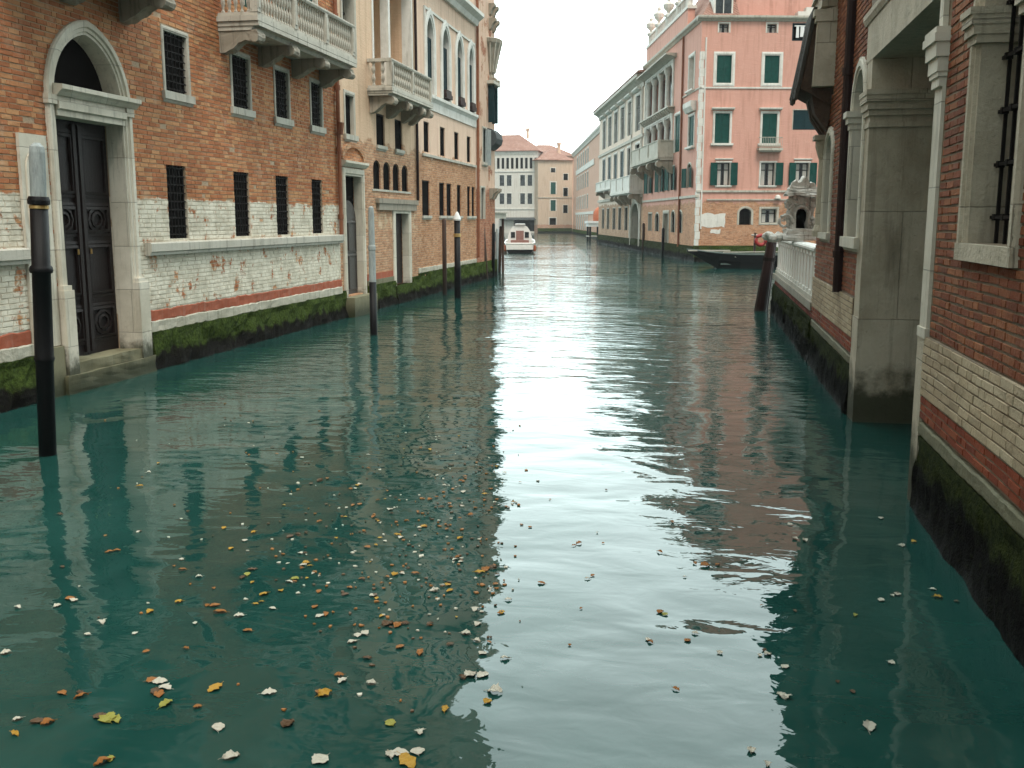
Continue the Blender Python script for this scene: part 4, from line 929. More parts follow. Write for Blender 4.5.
for a, b in ((.86, 1.3), (1.36, 1.8)):
    mb = MB(); box(mb, PF, a, b, -.36, -.335, PT+.15, PT+1.5); mb.build('dormer_window', M['glass'], dm)
mb = MB(); tube(mb, [PF.p(5.7, -1.1, 16.0), PF.p(5.7, -.5, 16.0), PF.p(5.9, -.4, 15.8), PF.p(6.3, -.4, 15.9)], .04, 5); mb.build('roof_bracket', M['iron'], rp)
mb = MB(); box(mb, PF, 5.8, 7.6, -1.0, -.3, PT, PT+.35); box(mb, PF, 6.3, 7.1, -.9, -.35, PT+.35, PT+.6); mb.build('roof_planter', M['stoneW'], rp)
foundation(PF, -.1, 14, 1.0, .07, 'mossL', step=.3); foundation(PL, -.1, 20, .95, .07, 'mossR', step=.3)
mb = MB(); c = PF.p(4.9, .18, 3.95); lathe(mb, [(.05, .1), (.16, .02), (.2, -.12), (.19, -.14)], 8, c); mb.build('wall_lamp', M['stoneW'], rp)

rw = thing('white_palazzo', 'pale stone palazzo with arched gateway and balcony, just beyond the pink one', 'building', (-.52, 62.7, 0), AR)
WL = Frame(rw, (0, 0, 0), (0, 1, 0), (-1, 0, 0))
up_ = [(22+i*4.4, 24.2+i*4.4) for i in range(6)]
o5 = [Op(a, b, 9.8, 12.6) for a, b in up_]+[Op(a, b, 6.1, 8.7) for a, b in up_]
lo5 = [(28, 29.6), (32, 33.6), (36, 37.6), (40.5, 42), (44.5, 46)]
o5 += [Op(21.3, 25.6, .4, 3.9, 'round', 1.3, 1.2)]+[Op(a, b, 1.6, 3.6) for a, b in lo5]
wall(WL, 'wall', M['palest'], 20, 49.4, -.5, 13.6, o5, D=10); rr = roof(WL, 20, 49.4, 10, 13.95, 1.6, .7)
strip(WL, 'cornice', 'stoneG', 20, 49.5, .7, 13.0, 13.9, [(.15, 0), (.2, .35), (.6, .6), (1, .75), (1, 1)])
for a, b in up_:
    window(WL, a, b, 9.8, 12.6, depth=.09, fw=.25, proud=.08, fmat='stoneW', hood=(.1, .25, .4), shutters=False); window(WL, a, b, 6.1, 8.7, depth=.09, fw=.2, proud=.06, fmat='stoneW', shutters=(a > 30), shmat='darksh', pane='dark')
for a, b in lo5: window(WL, a, b, 1.6, 3.6, depth=.09, fw=.12, pane='dark', mull=False, bars=(3, 4))
strip(WL, 'belt_course', 'stoneG', 20, 49.4, .15, 9.1, 9.35); strip(WL, 'lower_belt_course', 'stoneG', 20, 49.4, .15, 4.35, 4.6)
balcony(WL, 20.2, 32.0, 1.1, 4.6, 4.9, 6.1, [20.6, 26.4, 29, 31.6], mat='stoneW', posts=4, solid=True, bh=.8, bw=.4, dmat='stoneD'); balcony(WL, 33.5, 45, .9, 5.3, 5.5, 6.3, [34, 38, 44.5], mat='stoneW', posts=4, solid=True, bh=.6, bw=.4, dmat='stoneD')
mb = MB(); sweep(mb, WL, Op(21.306, 25.594, .4, 3.894, 'round', 1.3).path(), frame_prof(.4, .15, 1.0)); mb.build('gateway_arch', M['stoneG'], rw)
mb = MB(); box(mb, WL, 21.2, 25.7, -1.25, -1.18, .3, 4); mb.build('gate', M['woodgrey'], rw)
for a in (26.3, 20.8):
    mb = MB(); tube(mb, [WL.p(a, .08, z) for z in (1, 6, 13)], .07, 6); mb.build('drainpipe', M['stoneW'], rw)
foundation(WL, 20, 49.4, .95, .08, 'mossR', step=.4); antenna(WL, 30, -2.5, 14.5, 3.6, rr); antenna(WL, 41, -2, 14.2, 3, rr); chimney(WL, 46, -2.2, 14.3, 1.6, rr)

# ------------------------------------------------------------------ right bank: dark red brick palazzo with the stone water portal
XR = 1.985
rr1 = thing('red_brick_palazzo', 'dark red brick palazzo with stone water portal and colonnette, nearest on the right', 'building', (XR, 0, 0))
R = Frame(rr1, (0, 0, 0), (0, 1, 0), (-1, 0, 0))
PORT = Op(9.55, 13.36, -.6, 4.55, None, 0, 2.3)
ARW = Op(13.82, 14.85, 2.36, 4.55, 'round', .55, .35); NW = Op(7.1, 8.22, 2.42, 4.75, 'point', .7, .3); FWN = Op(17.0, 17.9, 2.38, 3.95, 'round', .3, .3)
more = [Op(4.2, 5.4, 2.42, 4.75, 'point', .7, .3), Op(1.6, 2.8, 2.42, 4.75, 'point', .7, .3)]
hiR = [Op(a, a+1, 7.2, 9.4, 'round', .5) for a in (2, 5, 8, 11, 14, 17)]
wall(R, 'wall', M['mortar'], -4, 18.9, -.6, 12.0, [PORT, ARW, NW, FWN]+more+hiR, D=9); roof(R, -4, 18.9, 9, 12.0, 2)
for o in hiR: window(R, o.s0, o.s1, o.z0, o.z1, 'round', .5, fw=.15, proud=.06, fmat='stoneR', shutters=True, shmat='darksh', pane='dark', mull=False)
# near gothic window and its repeats
for o in [NW]+more:
    mb = MB(); sweep(mb, R, Op(o.s0+.005, o.s1-.005, o.z0, o.z1-.005, 'point', .7).path(14), [(0, -.28), (0, .015), (.03, .015), (.045, .04), (.08, .04), (.095, .06), (.15, .06), (.165, .03), (.165, -.03), (.02, -.03), (.02, -.28)]); wo = mb.build('window', M['stoneR'], rr1)
    mb = MB(); box(mb, R, o.s0-.17, o.s1+.17, -.1, .065, o.z0-.13, o.z0-.002); mb.build('sill', M['stoneR'], wo)
    for a in (o.s0-.21, o.s1-.05):
        mb = MB(); zc = 3.88
        for z0, z1, e in ((zc, zc+.06, .0), (zc+.06, zc+.13, .025), (zc+.13, zc+.20, .045), (zc+.20, zc+.25, .06)): box(mb, R, a-e*.5, a+.26+e*.5, -.26, .065+e, z0, z1)
        mb.build('capital', M['stoneR'], wo)
    mb = MB(); extr(mb, R, o.path(), -.31, -.285); mb.build('pane', M['glass'], wo)
    grille(R, o.s0, o.s1, o.z0, o.z1-.4, -.16, 5, 5, .012).build('grille', M['iron'], wo)
# portal
pm = 'stoneR'
mb = MB(); box(mb, R, 9.60, 13.85, -2.2, .025, 4.543, 5.02); extr_s(mb, R, [(-.05, 5.02), (.04, 5.02), (.07, 5.08), (.07, 5.14), (-.05, 5.16)], 9.5, 14.0); portal = mb.build('portal', M[pm], rr1)
mb = MB(); box(mb, R, 13.35, 13.78, -2.2, .018, -.6, 4.54); box(mb, R, 13.33, 13.80, -2.2, .03, -.6, 1.35); roughen(mb.build('pillar', M[pm], portal), 9, .008, 5)
mb = MB()
for z0, z1, e in ((3.72, 3.78, .03), (3.78, 3.86, .0), (3.86, 3.93, .05), (3.93, 4.02, .09), (4.02, 4.10, .13), (4.10, 4.16, .15)): box(mb, R, 13.34-e, 13.80+e*.2, -2.15, .02+e*.5, z0, z1)
mb.build('capital', M[pm], portal)
mb = MB(); box(mb, R, 9.36, 9.64, -.30, .030, 1.62, 3.72); box(mb, R, 9.34, 9.66, -.32, .045, 1.55, 1.64); mb.build('colonnette', M['stone'], portal)
mb = MB()
for z0, z1, e in ((3.72, 3.80, .0), (3.80, 3.84, .03), (3.84, 3.96, .05), (3.96, 4.08, .09), (4.08, 4.15, .13), (4.15, 4.20, .11)): box(mb, R, 9.36-e*.6, 9.66+e*.9, -.32-e, .06+e*.55, z0, z1)
mb.build('colonnette_capital', M['stone'], portal)
mb = MB(); box(mb, R, 9.44, 9.58, -.25, .045, 4.20, 7.0); mb.build('upper_shaft', M['stone'], portal)
mb = MB(); box(mb, R, 9.5, 13.5, -2.25, -2.15, -.6, 4.6)
for i in range(9): box(mb, R, 9.7+i*.42, 9.72+i*.42, -2.15, -2.12, .2, 4.5)
mb.build('water_gate', M['wood'], portal)
mb = MB(); box(mb, R, 9.40, 9.562, -2.2, -.02, -.6, 4.54); mb.build('near_jamb', M[pm], portal)
# small arched window beside the portal
window(R, ARW.s0, ARW.s1, ARW.z0, ARW.z1, 'round', .55, fw=.16, proud=.05, depth=.33, fmat='stone', pane='dark', mull=False, sill=(.03, .14, .09))
mb = MB()
for z0, z1, e in ((3.82, 3.9, .0), (3.9, 3.98, .03), (3.98, 4.06, .06)): box(mb, R, 14.83-e, 15.03+e, -.3, .06+e, z0, z1)
mb.build('capital', M['stone'], rr1)
mb = MB(); tube(mb, [R.p(15.25, .05, z) for z in (1.55, 4, 8, 11.9)], .08, 10)
for z in (2.05, 4.6, 7): tube(mb, [R.p(15.25, .05, z), R.p(15.25, .05, z+.1)], .10, 10)
mb.build('drainpipe', M['pipeD'], rr1, smooth=False)
# far window with its colonnette and the board hood above
window(R, FWN.s0, FWN.s1, FWN.z0, FWN.z1, 'round', .3, fw=.14, proud=.05, fmat='stone', pane='dark', mull=False, sill=(.03, .1, .08))
mb = MB(); c = R.p(18.2, .0, 0); lathe(mb, [(.16, 2.3), (.16, 2.4), (.12, 2.5), (.10, 3.6), (.12, 3.65), (.17, 3.82), (.17, 3.92)], 12, c); box(mb, R, 18.0, 18.4, -.05, .20, 3.92, 4.0); mb.build('colonnette', M['stoneR'], rr1)
mb = MB(); extr_s(mb, R, [(0, 4.72), (.34, 4.72), (.32, 5.25), (.30, 5.88), (0, 5.95)], 17.35, 17.55)
for z0, z1, e in ((5.72, 5.8, .03), (5.8, 5.9, .06)): box(mb, R, 17.32, 17.58, 0, .31+e, z0, z1)
hood = mb.build('hood_cheek', M['stoneR'], rr1)
mb = MB(); random.seed(3)
n = 8
for i in range(n):
    a = 17.56+i*.165; zl = 4.62+random.uniform(-.10, .06); dl = .55+random.uniform(-.03, .03)
    extr_s(mb, R, [(.30, 5.98), (.36, 5.98), (dl+.05, zl), (dl, zl-.02)], a, a+.155)
mb.build('hood_boards', M['hoodD'], hood)
mb = MB(); extr_s(mb, R, [(0, 4.45), (.15, 4.52), (.51, 4.72), (.3, 5.9), (0, 5.95)], 17.58, 18.86); mb.build('hood_core', M['rufous'], hood)
mb = MB()
for i in range(5):
    a = 17.65+i*.24; h = random.uniform(.1, .45); extr_s(mb, R, [(0, 4.5), (.32, 4.62), (.25, 4.5-h*.6), (.05, 4.35-h)], a, a+random.uniform(.1, .22))
mb.build('hood_fringe', M['rufous'], hood)
mb = MB(); box(mb, R, 17.4, 18.9, -.05, .25, 5.96, 6.2); extr_s(mb, R, [(0, 6.2), (.3, 6.2), (.12, 6.9), (0, 6.9)], 16.9, 18.7); mb.build('hood_cornice', M['stoneR'], hood)
kR = [keep(o.s0, o.s1, o.z0, o.z1, .14, 'point', .7, mb_=.13) for o in [NW]+more]+[keep(13.82, 14.85, 2.36, 4.55, .14, 'round', .55, mb_=.1), keep(17.0, 17.9, 2.38, 3.95, .12, 'round', .3, mb_=.1), keep(9.3, 13.85, -1, 5.1), keep(17.35, 18.9, 4.6, 5.95)]
# base courses either side of the portal
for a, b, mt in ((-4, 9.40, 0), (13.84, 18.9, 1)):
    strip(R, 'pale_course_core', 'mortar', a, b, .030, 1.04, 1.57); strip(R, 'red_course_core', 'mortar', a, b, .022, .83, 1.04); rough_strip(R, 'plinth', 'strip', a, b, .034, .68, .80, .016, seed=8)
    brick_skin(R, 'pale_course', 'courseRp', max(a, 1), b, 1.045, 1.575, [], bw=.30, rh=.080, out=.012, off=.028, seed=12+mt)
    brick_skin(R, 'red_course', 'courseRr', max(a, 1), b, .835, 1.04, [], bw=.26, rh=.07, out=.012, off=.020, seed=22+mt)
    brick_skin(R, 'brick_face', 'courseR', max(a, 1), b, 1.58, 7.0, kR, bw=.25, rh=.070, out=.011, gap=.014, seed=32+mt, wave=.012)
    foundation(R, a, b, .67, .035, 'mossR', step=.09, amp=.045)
mb = MB(); box(mb, R, 9.38, 9.66, -.32, .035, -.6, 1.56); mb.build('colonnette_base', M[pm], portal)

# ------------------------------------------------------------------ terrace beyond it
rt = thing('quay_terrace', 'mossy stone quay terrace at the end of the right hand brick palazzo', 'terrace', (XR, 0, 0)); T = Frame(rt, (0, 0, 0), (0, 1, 0), (-1, 0, 0))
mb = MB(); box(mb, T, 18.9, 29.2, -6, .0, -.6, .95); mb.build('platform', M['brickR2'], rt)
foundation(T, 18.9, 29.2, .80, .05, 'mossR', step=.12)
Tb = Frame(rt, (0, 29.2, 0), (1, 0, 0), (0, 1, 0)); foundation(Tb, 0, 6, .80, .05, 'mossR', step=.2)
strip(T, 'coping', 'stoneD', 18.9, 29.25, .06, .953, 1.10)
rb = thing('balustrade', 'white stone balustrade on the quay terrace beyond the red brick palazzo', 'balustrade', (XR, 0, 1.10)); B = Frame(rb, (0, 0, 0), (0, 1, 0), (-1, 0, 0))
mb = MB(); extr_s(mb, B, [(-.25, .90), (.0, .90), (.03, .93), (.03, .97), (.0, 1.0), (-.25, 1.0)], 18.92, 29.0); mb.build('rail', M['stoneW'], rb)
mb = MB(); box(mb, B, 18.92, 29.0, -.2, .01, .002, .09); mb.build('base', M['stoneG'], rb)
pb = MB(); f0 = Frame(None, (0, 0, 0), (0, 1, 0), (-1, 0, 0)); box(pb, f0, -.2, .2, -.075, .075, 0, .08); box(pb, f0, -.17, .17, -.05, .05, .08, .73); box(pb, f0, -.2, .2, -.075, .075, .73, .81)
pme = pb.build('baluster', M['stoneW'], mesh_only=True)
for i in range(16): link('baluster', pme, rb, B.p(19.25+i*.63, -.08, .09))
# carved shrine
rs = thing('carved_shrine', 'weathered white carved stone shrine with small arched niche on the terrace balustrade', 'sculpture', (2.12, 23.6, 2.122), .1)
Sf = Frame(rs, (0, 0, 0), (1, 0, 0), (0, -1, 0))
mb = MB(); random.seed(5)
box(mb, Sf, -.42, .42, -.3, .3, 0, .14); box(mb, Sf, -.34, .34, -.22, .22, .14, .26)
roughen(mb.build('base', M['shrine'], rs), 3, .03)
mb = MB(); ow = Op(-.12, .14, .26, .72, 'round', .13, .2)
roughen(wall(Sf, 'body', M['shrine'], -.26, .28, .26, .98, [ow], D=.3, parent=rs), 2, .035)
mb = MB(); sweep(mb, Sf, Op(-.117, .137, .26, .717, 'round', .13).path(), frame_prof(.07, .06, .15)); roughen(mb.build('niche_frame', M['shrine'], rs), 1, .02)
mb = MB(); box(mb, Sf, -.14, .16, -.22, -.2, .26, .76); mb.build('niche', M['dark'], rs)
for (cx, cz, rr_, tw) in ((-.36, .42, .17, 1), (.38, .40, .15, -1), (-.28, .80, .11, 1), (.30, .82, .11, -1)):
    mb = MB(); pts = [Sf.p(cx+math.cos(t*.55*tw)*rr_*(1-t/22), .05, cz+math.sin(t*.55)*rr_*(1-t/22)) for t in range(18)]; tube(mb, pts, .05, 6, .025); roughen(mb.build('scroll', M['shrine'], rs), 1, .02, 14)
for i in range(26):
    a = random.uniform(-.30, .32); z = random.uniform(.28, 1.0)
    if -.16 < a < .18 and z < .78: continue
    c = Sf.p(a, .02, z); r_ = random.uniform(.03, .065); mb = MB(); lathe(mb, [(.2*r_, -r_), (.8*r_, -.6*r_), (r_, 0), (.8*r_, .6*r_), (.2*r_, r_)], 6, c); roughen(mb.build('boss', M['shrine'], rs), 1, .015, 14)
mb = MB(); box(mb, Sf, -.36, .38, -.26, .26, .98, 1.06); box(mb, Sf, -.30, .32, -.2, .2, 1.06, 1.14); extr(mb, Sf, [(-.3, 1.14), (.32, 1.14), (.2, 1.3), (.12, 1.26), (.01, 1.42), (-.1, 1.27), (-.18, 1.32)], -.15, .15); roughen(mb.build('crown', M['shrine'], rs), 2, .045)
mb = MB(); random.seed(9)
for i in range(14):
    c = Sf.p(random.uniform(-.75, -.3), random.uniform(-.1, .2), random.uniform(.03, .16)); r_ = random.uniform(.05, .1); lathe(mb, [(.3*r_, -r_), (r_, -.3*r_), (.9*r_, .4*r_), (.2*r_, r_)], 6, c)
mb.build('rubble', M['stoneW'], rs)

# ------------------------------------------------------------------ mooring poles
def pole(name, label, loc, prof, parts, lean=(0, 0, 0), group=None, main='poleblack', n=24):
    r = thing(name, label, 'mooring pole', loc, 0, group); r.rotation_euler = lean
    mb = MB(); lathe(mb, prof, n); mb.build('shaft', M[main], r, smooth=True)
    for nm, mt, pf in parts:
        mb = MB(); lathe(mb, pf, n); mb.build(nm, M[mt], r)
    return r
pole('mooring_pole', 'thick black mooring pole with brass band and pale rounded top, beside the carved water door', (-7.13, 9.73, 0),
     [(.092, -1), (.092, 1.05), (.098, 1.06), (.108, 1.09), (.098, 1.12), (.096, 2.02), (.115, 2.03), (.122, 2.06), (.115, 2.09), (.096, 2.11), (.092, 2.75)],
     [('cap_ring', 'poleblack', [(.098, 2.752), (.112, 2.76), (.114, 2.80), (.10, 2.84)]), ('brass_band', 'gold', [(.094, 2.71), (.099, 2.715), (.099, 2.745), (.094, 2.75)]), ('painted_top', 'polepale', [(.080, 2.842), (.082, 3.1), (.080, 3.30), (.07, 3.36), (.03, 3.40)])], lean=(0, .045, 0))
pole('mooring_pole', 'slim mooring pole with pale green upper half and black foot, before the arched doorway', (-7.31, 21.61, 0),
     [(.085, -1), (.08, 1.20)], [('painted_top', 'polepale', [(.079, 1.202), (.075, 1.9), (.085, 1.92), (.085, 2.0), (.07, 2.02), (.066, 2.7), (.055, 2.85), (.02, 2.88)])])
pole('mooring_pole', 'bare thin brown wooden mooring pole close to the peach palazzo wall', (-8.78, 33.67, 0), [(.08, -1), (.07, 2.55), (.05, 2.62)], [], main='polebrown')
pole('mooring_pole', 'black mooring pole with white cap and small lantern before the peach palazzo', (-8.02, 32.45, 0),
     [(.11, -1), (.11, .95), (.12, 1.0), (.10, 1.05), (.10, 2.55)], [('white_cap', 'cloth', [(.12, 2.55), (.13, 2.6), (.10, 2.68), (.06, 2.78), (.02, 2.84)]), ('lantern', 'gold', [(.06, 2.0), (.125, 2.02), (.125, 2.12), (.06, 2.14)])])
for i, (x, y, h, mt, lb) in enumerate(((-9.32, 43.0, 2.2, 'polebrown', 'leaning dark post nearest the corner house wall, left of the motorboat'), (-9.30, 44.3, 2.35, 'poleblack', 'tallest black post before corner house, left of the motorboat'), (-9.62, 46.6, 2.1, 'polepale', 'pale grey post between dark posts left of the motorboat'), (-9.95, 48.9, 2.2, 'polebrown', 'brown post nearest the motorboat among posts at corner house'))):
    pole('mooring_pole', lb, (x, y, 0), [(.08, -1), (.07, h), (.04, h+.06)], [], lean=(0, -.06 if i == 0 else .01*i, 0), main=mt, group='posts by the corner house')
pole('mooring_pole', 'short dark mooring pole before the white palazzo gateway', (-4.78, 81.0, 0), [(.11, -1), (.10, 2.2), (.05, 2.28)], [], main='polebrown')
pole('mooring_pole', 'dark mooring pole against the mossy base of the pink palazzo loggia side', (-2.85, 71.6, 0), [(.11, -1), (.10, 1.9), (.05, 2.0)], [], main='poleblack')
for (x0, x1, lb, sc) in ((1.66, 1.98, 'thick dark red brown post leaning on the terrace balustrade', 1), (1.78, 2.06, 'thinner leaning post behind the thick one at the balustrade end', .7)):
    r = thing('leaning_post', lb, 'mooring pole', (x0, 29.45 if sc == 1 else 29.8, 0)); mb = MB()
    pts = [Vector(((x1-x0)*t-(x1-x0)*.3, 0, -.6+2.75*t)) for t in (0, .25, .5, .75, 1)]; tube(mb, pts, .19*sc, 10, .12*sc); mb.build('shaft', M['pipeD'], r)
    mb = MB(); tube(mb, [pts[3]-Vector((0, 0, .04)), pts[3]+Vector((0.01, 0, .06))], .165*sc, 10); mb.build('iron_hoop', M['iron'], r)

# ------------------------------------------------------------------ boats
def loft(mb, secs, cap=True):
    n = len(secs[0]); vs = [v for s in secs for v in s]; fs = []
    for i in range(len(secs)-1):
        for k in range(n-1): fs.append((i*n+k, i*n+k+1, (i+1)*n+k+1, (i+1)*n+k))
    if cap: fs += [list(range(n)), list(range((len(secs)-1)*n, len(secs)*n))]
    mb.add(vs, fs)
bo = thing('work_boat', 'long black wooden work boat with worn deck moored below the pink palazzo', 'boat', (-.75, 55.2, 0), math.radians(4))
def hull_sec(x, hw, zd, zk, fl):
    return [Vector((x, -hw, zd)), Vector((x, -hw*.93, zd*.6+zk*.4)), Vector((x, -hw*fl, zk)), Vector((x, hw*fl, zk)), Vector((x, hw*.93, zd*.6+zk*.4)), Vector((x, hw, zd))]
secs = [hull_sec(-.15, .10, .98, .86, .5), hull_sec(.35, .38, .93, .62, .5), hull_sec(.9, .62, .86, .30, .55), hull_sec(1.5, .82, .80, -.05, .6), hull_sec(2.6, .95, .74, -.25, .65), hull_sec(4.5, 1.0, .72, -.3, .65), hull_sec(6.5, .92, .78, -.25, .6), hull_sec(8.0, .55, .92, .1, .5), hull_sec(8.6, .1, 1.05, .7, .5)]
mb = MB(); loft(mb, secs); mb.build('hull', M['boatblack'], bo)
mb = MB()
for sg in (-1, 1):
    tube(mb, [Vector((s[0].x, sg*abs(s[0].y), s[0].z+.015)) for s in secs], .035, 6)
mb.build('gunwale', M['boatdeck'], bo)
mb = MB(); dk = [(s[0].x, abs(s[0].y)*.94, s[0].z-.03) for s in secs]
for i in range(len(dk)-1):
    a, b = dk[i], dk[i+1]
    if 3 <= i <= 5: continue
    mb.add([(a[0], -a[1], a[2]), (b[0], -b[1], b[2]), (b[0], b[1], b[2]), (a[0], a[1], a[2])], [(0, 1, 2, 3)])
mb.build('deck', M['boatdeck'], bo, recalc=False)
mb = MB(); f0 = Frame(None, (0, 0, 0), (1, 0, 0), (0, 1, 0)); box(mb, f0, -.1, 2.1, -.42, -.2, .90, .965); box(mb, f0, .3, 1.9, .05, .3, .91, .95); mb.build('plank', M['boatwood'], bo)
for x in (2.3, 3.6, 5.4):
    mb = MB(); box(mb, f0, x, x+.28, -.9, .9, .60, .65); mb.build('thwart', M['boatwood'], bo)
mb = MB(); box(mb, f0, 1.6, 6.4, -.75, .75, .2, .28); mb.build('floorboards', M['boatdeck'], bo)
mb = MB(); tube(mb, [Vector((1.8, .5, .82)), Vector((3.8, .3, .86)), Vector((6.2, .1, .88))], .03, 6); mb.build('oar', M['boatwood'], bo)
for i, (x, y, z) in enumerate(((3.05, 57.2, 1.45), (3.6, 57.3, 1.40))):
    mb = MB(); pts = [Vector((math.cos(2*PI*k/18)*.26, 0, math.sin(2*PI*k/18)*.26)) for k in range(19)]; tube(mb, pts, .1, 8)
    ob = mb.build('life_ring', M['red'], smooth=True); ob.location = (x, y, z); ob.rotation_euler = (0, 0, .2+.3*i); tag(ob, ('left' if i == 0 else 'right')+' one of two red life rings hung beyond the black work boat', 'life ring', 'red life rings by the work boat')
r = thing('ring_stand', 'grey wooden stand carrying two red life rings behind the work boat', 'stand', (3.5, 57.45, 0)); mb = MB()
for x in (-.75, .75): tube(mb, [Vector((x, 0, -.8)), Vector((x, 0, 1.85))], .07, 6)
mb.build('post', M['polebrown'], r); mb = MB(); tube(mb, [Vector((-.95, 0, 1.72)), Vector((.95, 0, 1.72))], .06, 6); mb.build('crossbar', M['boatwood'], r)
mb = MB(); random.seed(2)
for k in range(7):
    a = -.35+k*.11; mb.add([Vector((a, -.05*(k % 2), .0)), Vector((a+.115, -.05*((k+1) % 2), .02)), Vector((a+.13, -.1*((k+1) % 2)-.1, -.42-.06*k)), Vector((a+.01, -.1*(k % 2)-.1, -.40-.05*k)), Vector((a, .03-.05*(k % 2), .0)), Vector((a+.115, .03-.05*((k+1) % 2), .02)), Vector((a+.13, .03-.1*((k+1) % 2)-.1, -.42-.06*k)), Vector((a+.01, .03-.1*(k % 2)-.1, -.40-.05*k))], [(0, 1, 2, 3), (4, 7, 6, 5), (0, 4, 5, 1), (1, 5, 6, 2), (2, 6, 7, 3), (3, 7, 4, 0)])
ob = mb.build('cloth', M['cloth']); ob.location = (4.0, 57.2, 1.6); tag(ob, 'white cloth hanging from the stand beside the red life rings', 'cloth')

mo = thing('motorboat', 'white motorboat with cabin and reddish stern moored at the left, far along canal', 'boat', (-14.08, 77.2, 0), math.radians(10))
def ms(y, hw, zd, zk): return [Vector((-hw, y, zd)), Vector((-hw*.95, y, zd*.5+zk*.5)), Vector((-hw*.7, y, zk)), Vector((hw*.7, y, zk)), Vector((hw*.95, y, zd*.5+zk*.5)), Vector((hw, y, zd))]
ms_ = [ms(-1.2, 1.05, .72, -.2), ms(0, 1.15, .75, -.25), ms(3, 1.15, .85, -.25), ms(5.5, .8, 1.0, -.1), ms(7.2, .12, 1.2, .6)]
mb = MB(); loft(mb, ms_); hl = mb.build('hull', M['boatwhite'], mo)
mb = MB(); loft(mb, [[Vector((v.x*1.012, v.y*1.0-(.01 if q[0].y < 0 else 0), min(v.z, .28))) for v in q] for q in ms_]); mb.build('waterline_band', M['boatblack'], hl)
mb = MB()
for sg in (-1, 1): tube(mb, [Vector((sg*abs(s[0].x)*1.0, s[0].y, s[0].z+.03)) for s in ms_], .06, 6)
tube(mb, [Vector((-1.05, -1.2, .75)), Vector((1.05, -1.2, .75))], .06, 6); mb.build('gunwale', M['boatwhite'], mo)
g = Frame(None, (0, 0, 0), (1, 0, 0), (0, 1, 0))
mb = MB(); box(mb, g, -.95, .95, -1.0, .3, .5, .80); box(mb, g, -.7, .7, -.7, -.2, .80, 1.0); mb.build('stern_seat', M['boatred'], mo)
mb = MB(); pr = [(-.98, .78), (-.93, 1.25), (-.80, 1.68), (-.58, 2.0), (-.3, 2.16), (.3, 2.16), (.58, 2.0), (.80, 1.68), (.93, 1.25), (.98, .78)]
vs = [Vector((a, .5, z)) for a, z in pr]+[Vector((a*.95, 3.6, z*.97)) for a, z in pr]; n = len(pr)
mb.add(vs, [list(range(n)), list(range(2*n-1, n-1, -1))]+[(i, (i+1) % n, n+(i+1) % n, n+i) for i in range(n)]); cab = mb.build('cabin', M['boatwhite'], mo)
for a, b, z0, z1, mt in ((-.70, -.38, 1.15, 1.60, 'glass'), (.38, .70, 1.15, 1.60, 'glass'), (-.30, .30, .95, 1.70, 'boatred')):
    mb = MB(); box(mb, g, a, b, .46, .498, z0, z1); mb.build('cabin_window' if mt == 'glass' else 'cabin_door', M[mt], cab)
mb = MB(); box(mb, g, -.42, .42, .35, 3.5, 2.165, 2.23, .05); mb.build('roof_panel', M['boatwhite'], cab)
for x in (-1.12, 1.12):
    mb = MB(); lathe(mb, [(.04, .62), (.13, .55), (.15, .35), (.13, .2), (.03, .12)], 8, (x, -.6, 0)); mb.build('fender', M['orangecloth'], mo)
mb = MB(); box(mb, g, -.75, -.1, -1.32, -1.25, .30, .6); box(mb, g, .25, .8, -1.32, -1.25, .3, .6); mb.build('stern_panel', M['boatwhite'], mo)
r = thing('rowing_boat', 'small grey and red covered boat tied behind the white motorboat', 'boat', (-17.3, 84, 0), .1)
mb = MB(); loft(mb, [ms(-1, .7, .7, -.1), ms(1, .85, .72, -.2), ms(3, .5, .85, 0), ms(4, .05, 1, .6)]); mb.build('hull', M['boatred'], r)
mb = MB(); pr = [(-.8, .75), (-.5, 1.35), (0, 1.55), (.5, 1.35), (.8, .75)]; n = 5; vs = [Vector((a, -.9, z)) for a, z in pr]+[Vector((a*.7, 2.6, z*.9)) for a, z in pr]
mb.add(vs, [list(range(n)), list(range(2*n-1, n-1, -1))]+[(i, (i+1) % n, n+(i+1) % n, n+i) for i in range(n)]); mb.build('cover', M['awning'], r)
# landing shelter before the orange house
r = thing('landing_shelter', 'white roofed boat landing on dark posts with rounded orange canvas top, by orange house', 'shelter', (-12.6, 121.5, 0), AR)
mb = MB(); box(mb, g, -1.3, 1.0, -1.5, 1.5, 1.7, 2.1); box(mb, g, -1.45, 1.15, -1.65, 1.65, 2.1, 2.35); mb.build('roof', M['cloth'], r)
for x, y in ((-1.1, -1.3), (-.2, -1.3), (.8, -1.3), (-1.1, 1.3), (.8, 1.3)):
    mb = MB(); tube(mb, [Vector((x, y, -1)), Vector((x, y, 1.7))], .13, 8); mb.build('post', M['poleblack'], r)
mb = MB(); lathe(mb, [(.85, 2.36), (.9, 2.9), (.82, 3.4), (.55, 3.85), (.2, 4.05), (.05, 4.1)], 14, (.25, 0, 0)); mb.build('canvas_top', M['orangecloth'], r, smooth=True)
mb = MB(); lathe(mb, [(.12, 4.08), (.16, 4.2), (.08, 4.4), (.02, 4.45)], 8, (.25, 0, 0)); mb.build('finial', M['cloth'], r)
mb = MB(); box(mb, g, -1.3, 1.0, -1.4, 1.5, .5, .62); mb.build('deck', M['boatwood'], r)
r = thing('jetty_roof', 'small grey flat roof over the landing beside the corner house posts', 'shelter', (-10.05, 47.4, 0)); mb = MB(); box(mb, g, -.55, .42, -1.6, 1.6, 2.62, 2.86); box(mb, g, -.6, .47, -1.65, 1.65, 2.86, 2.92); mb.build('roof', M['stoneG'], r)
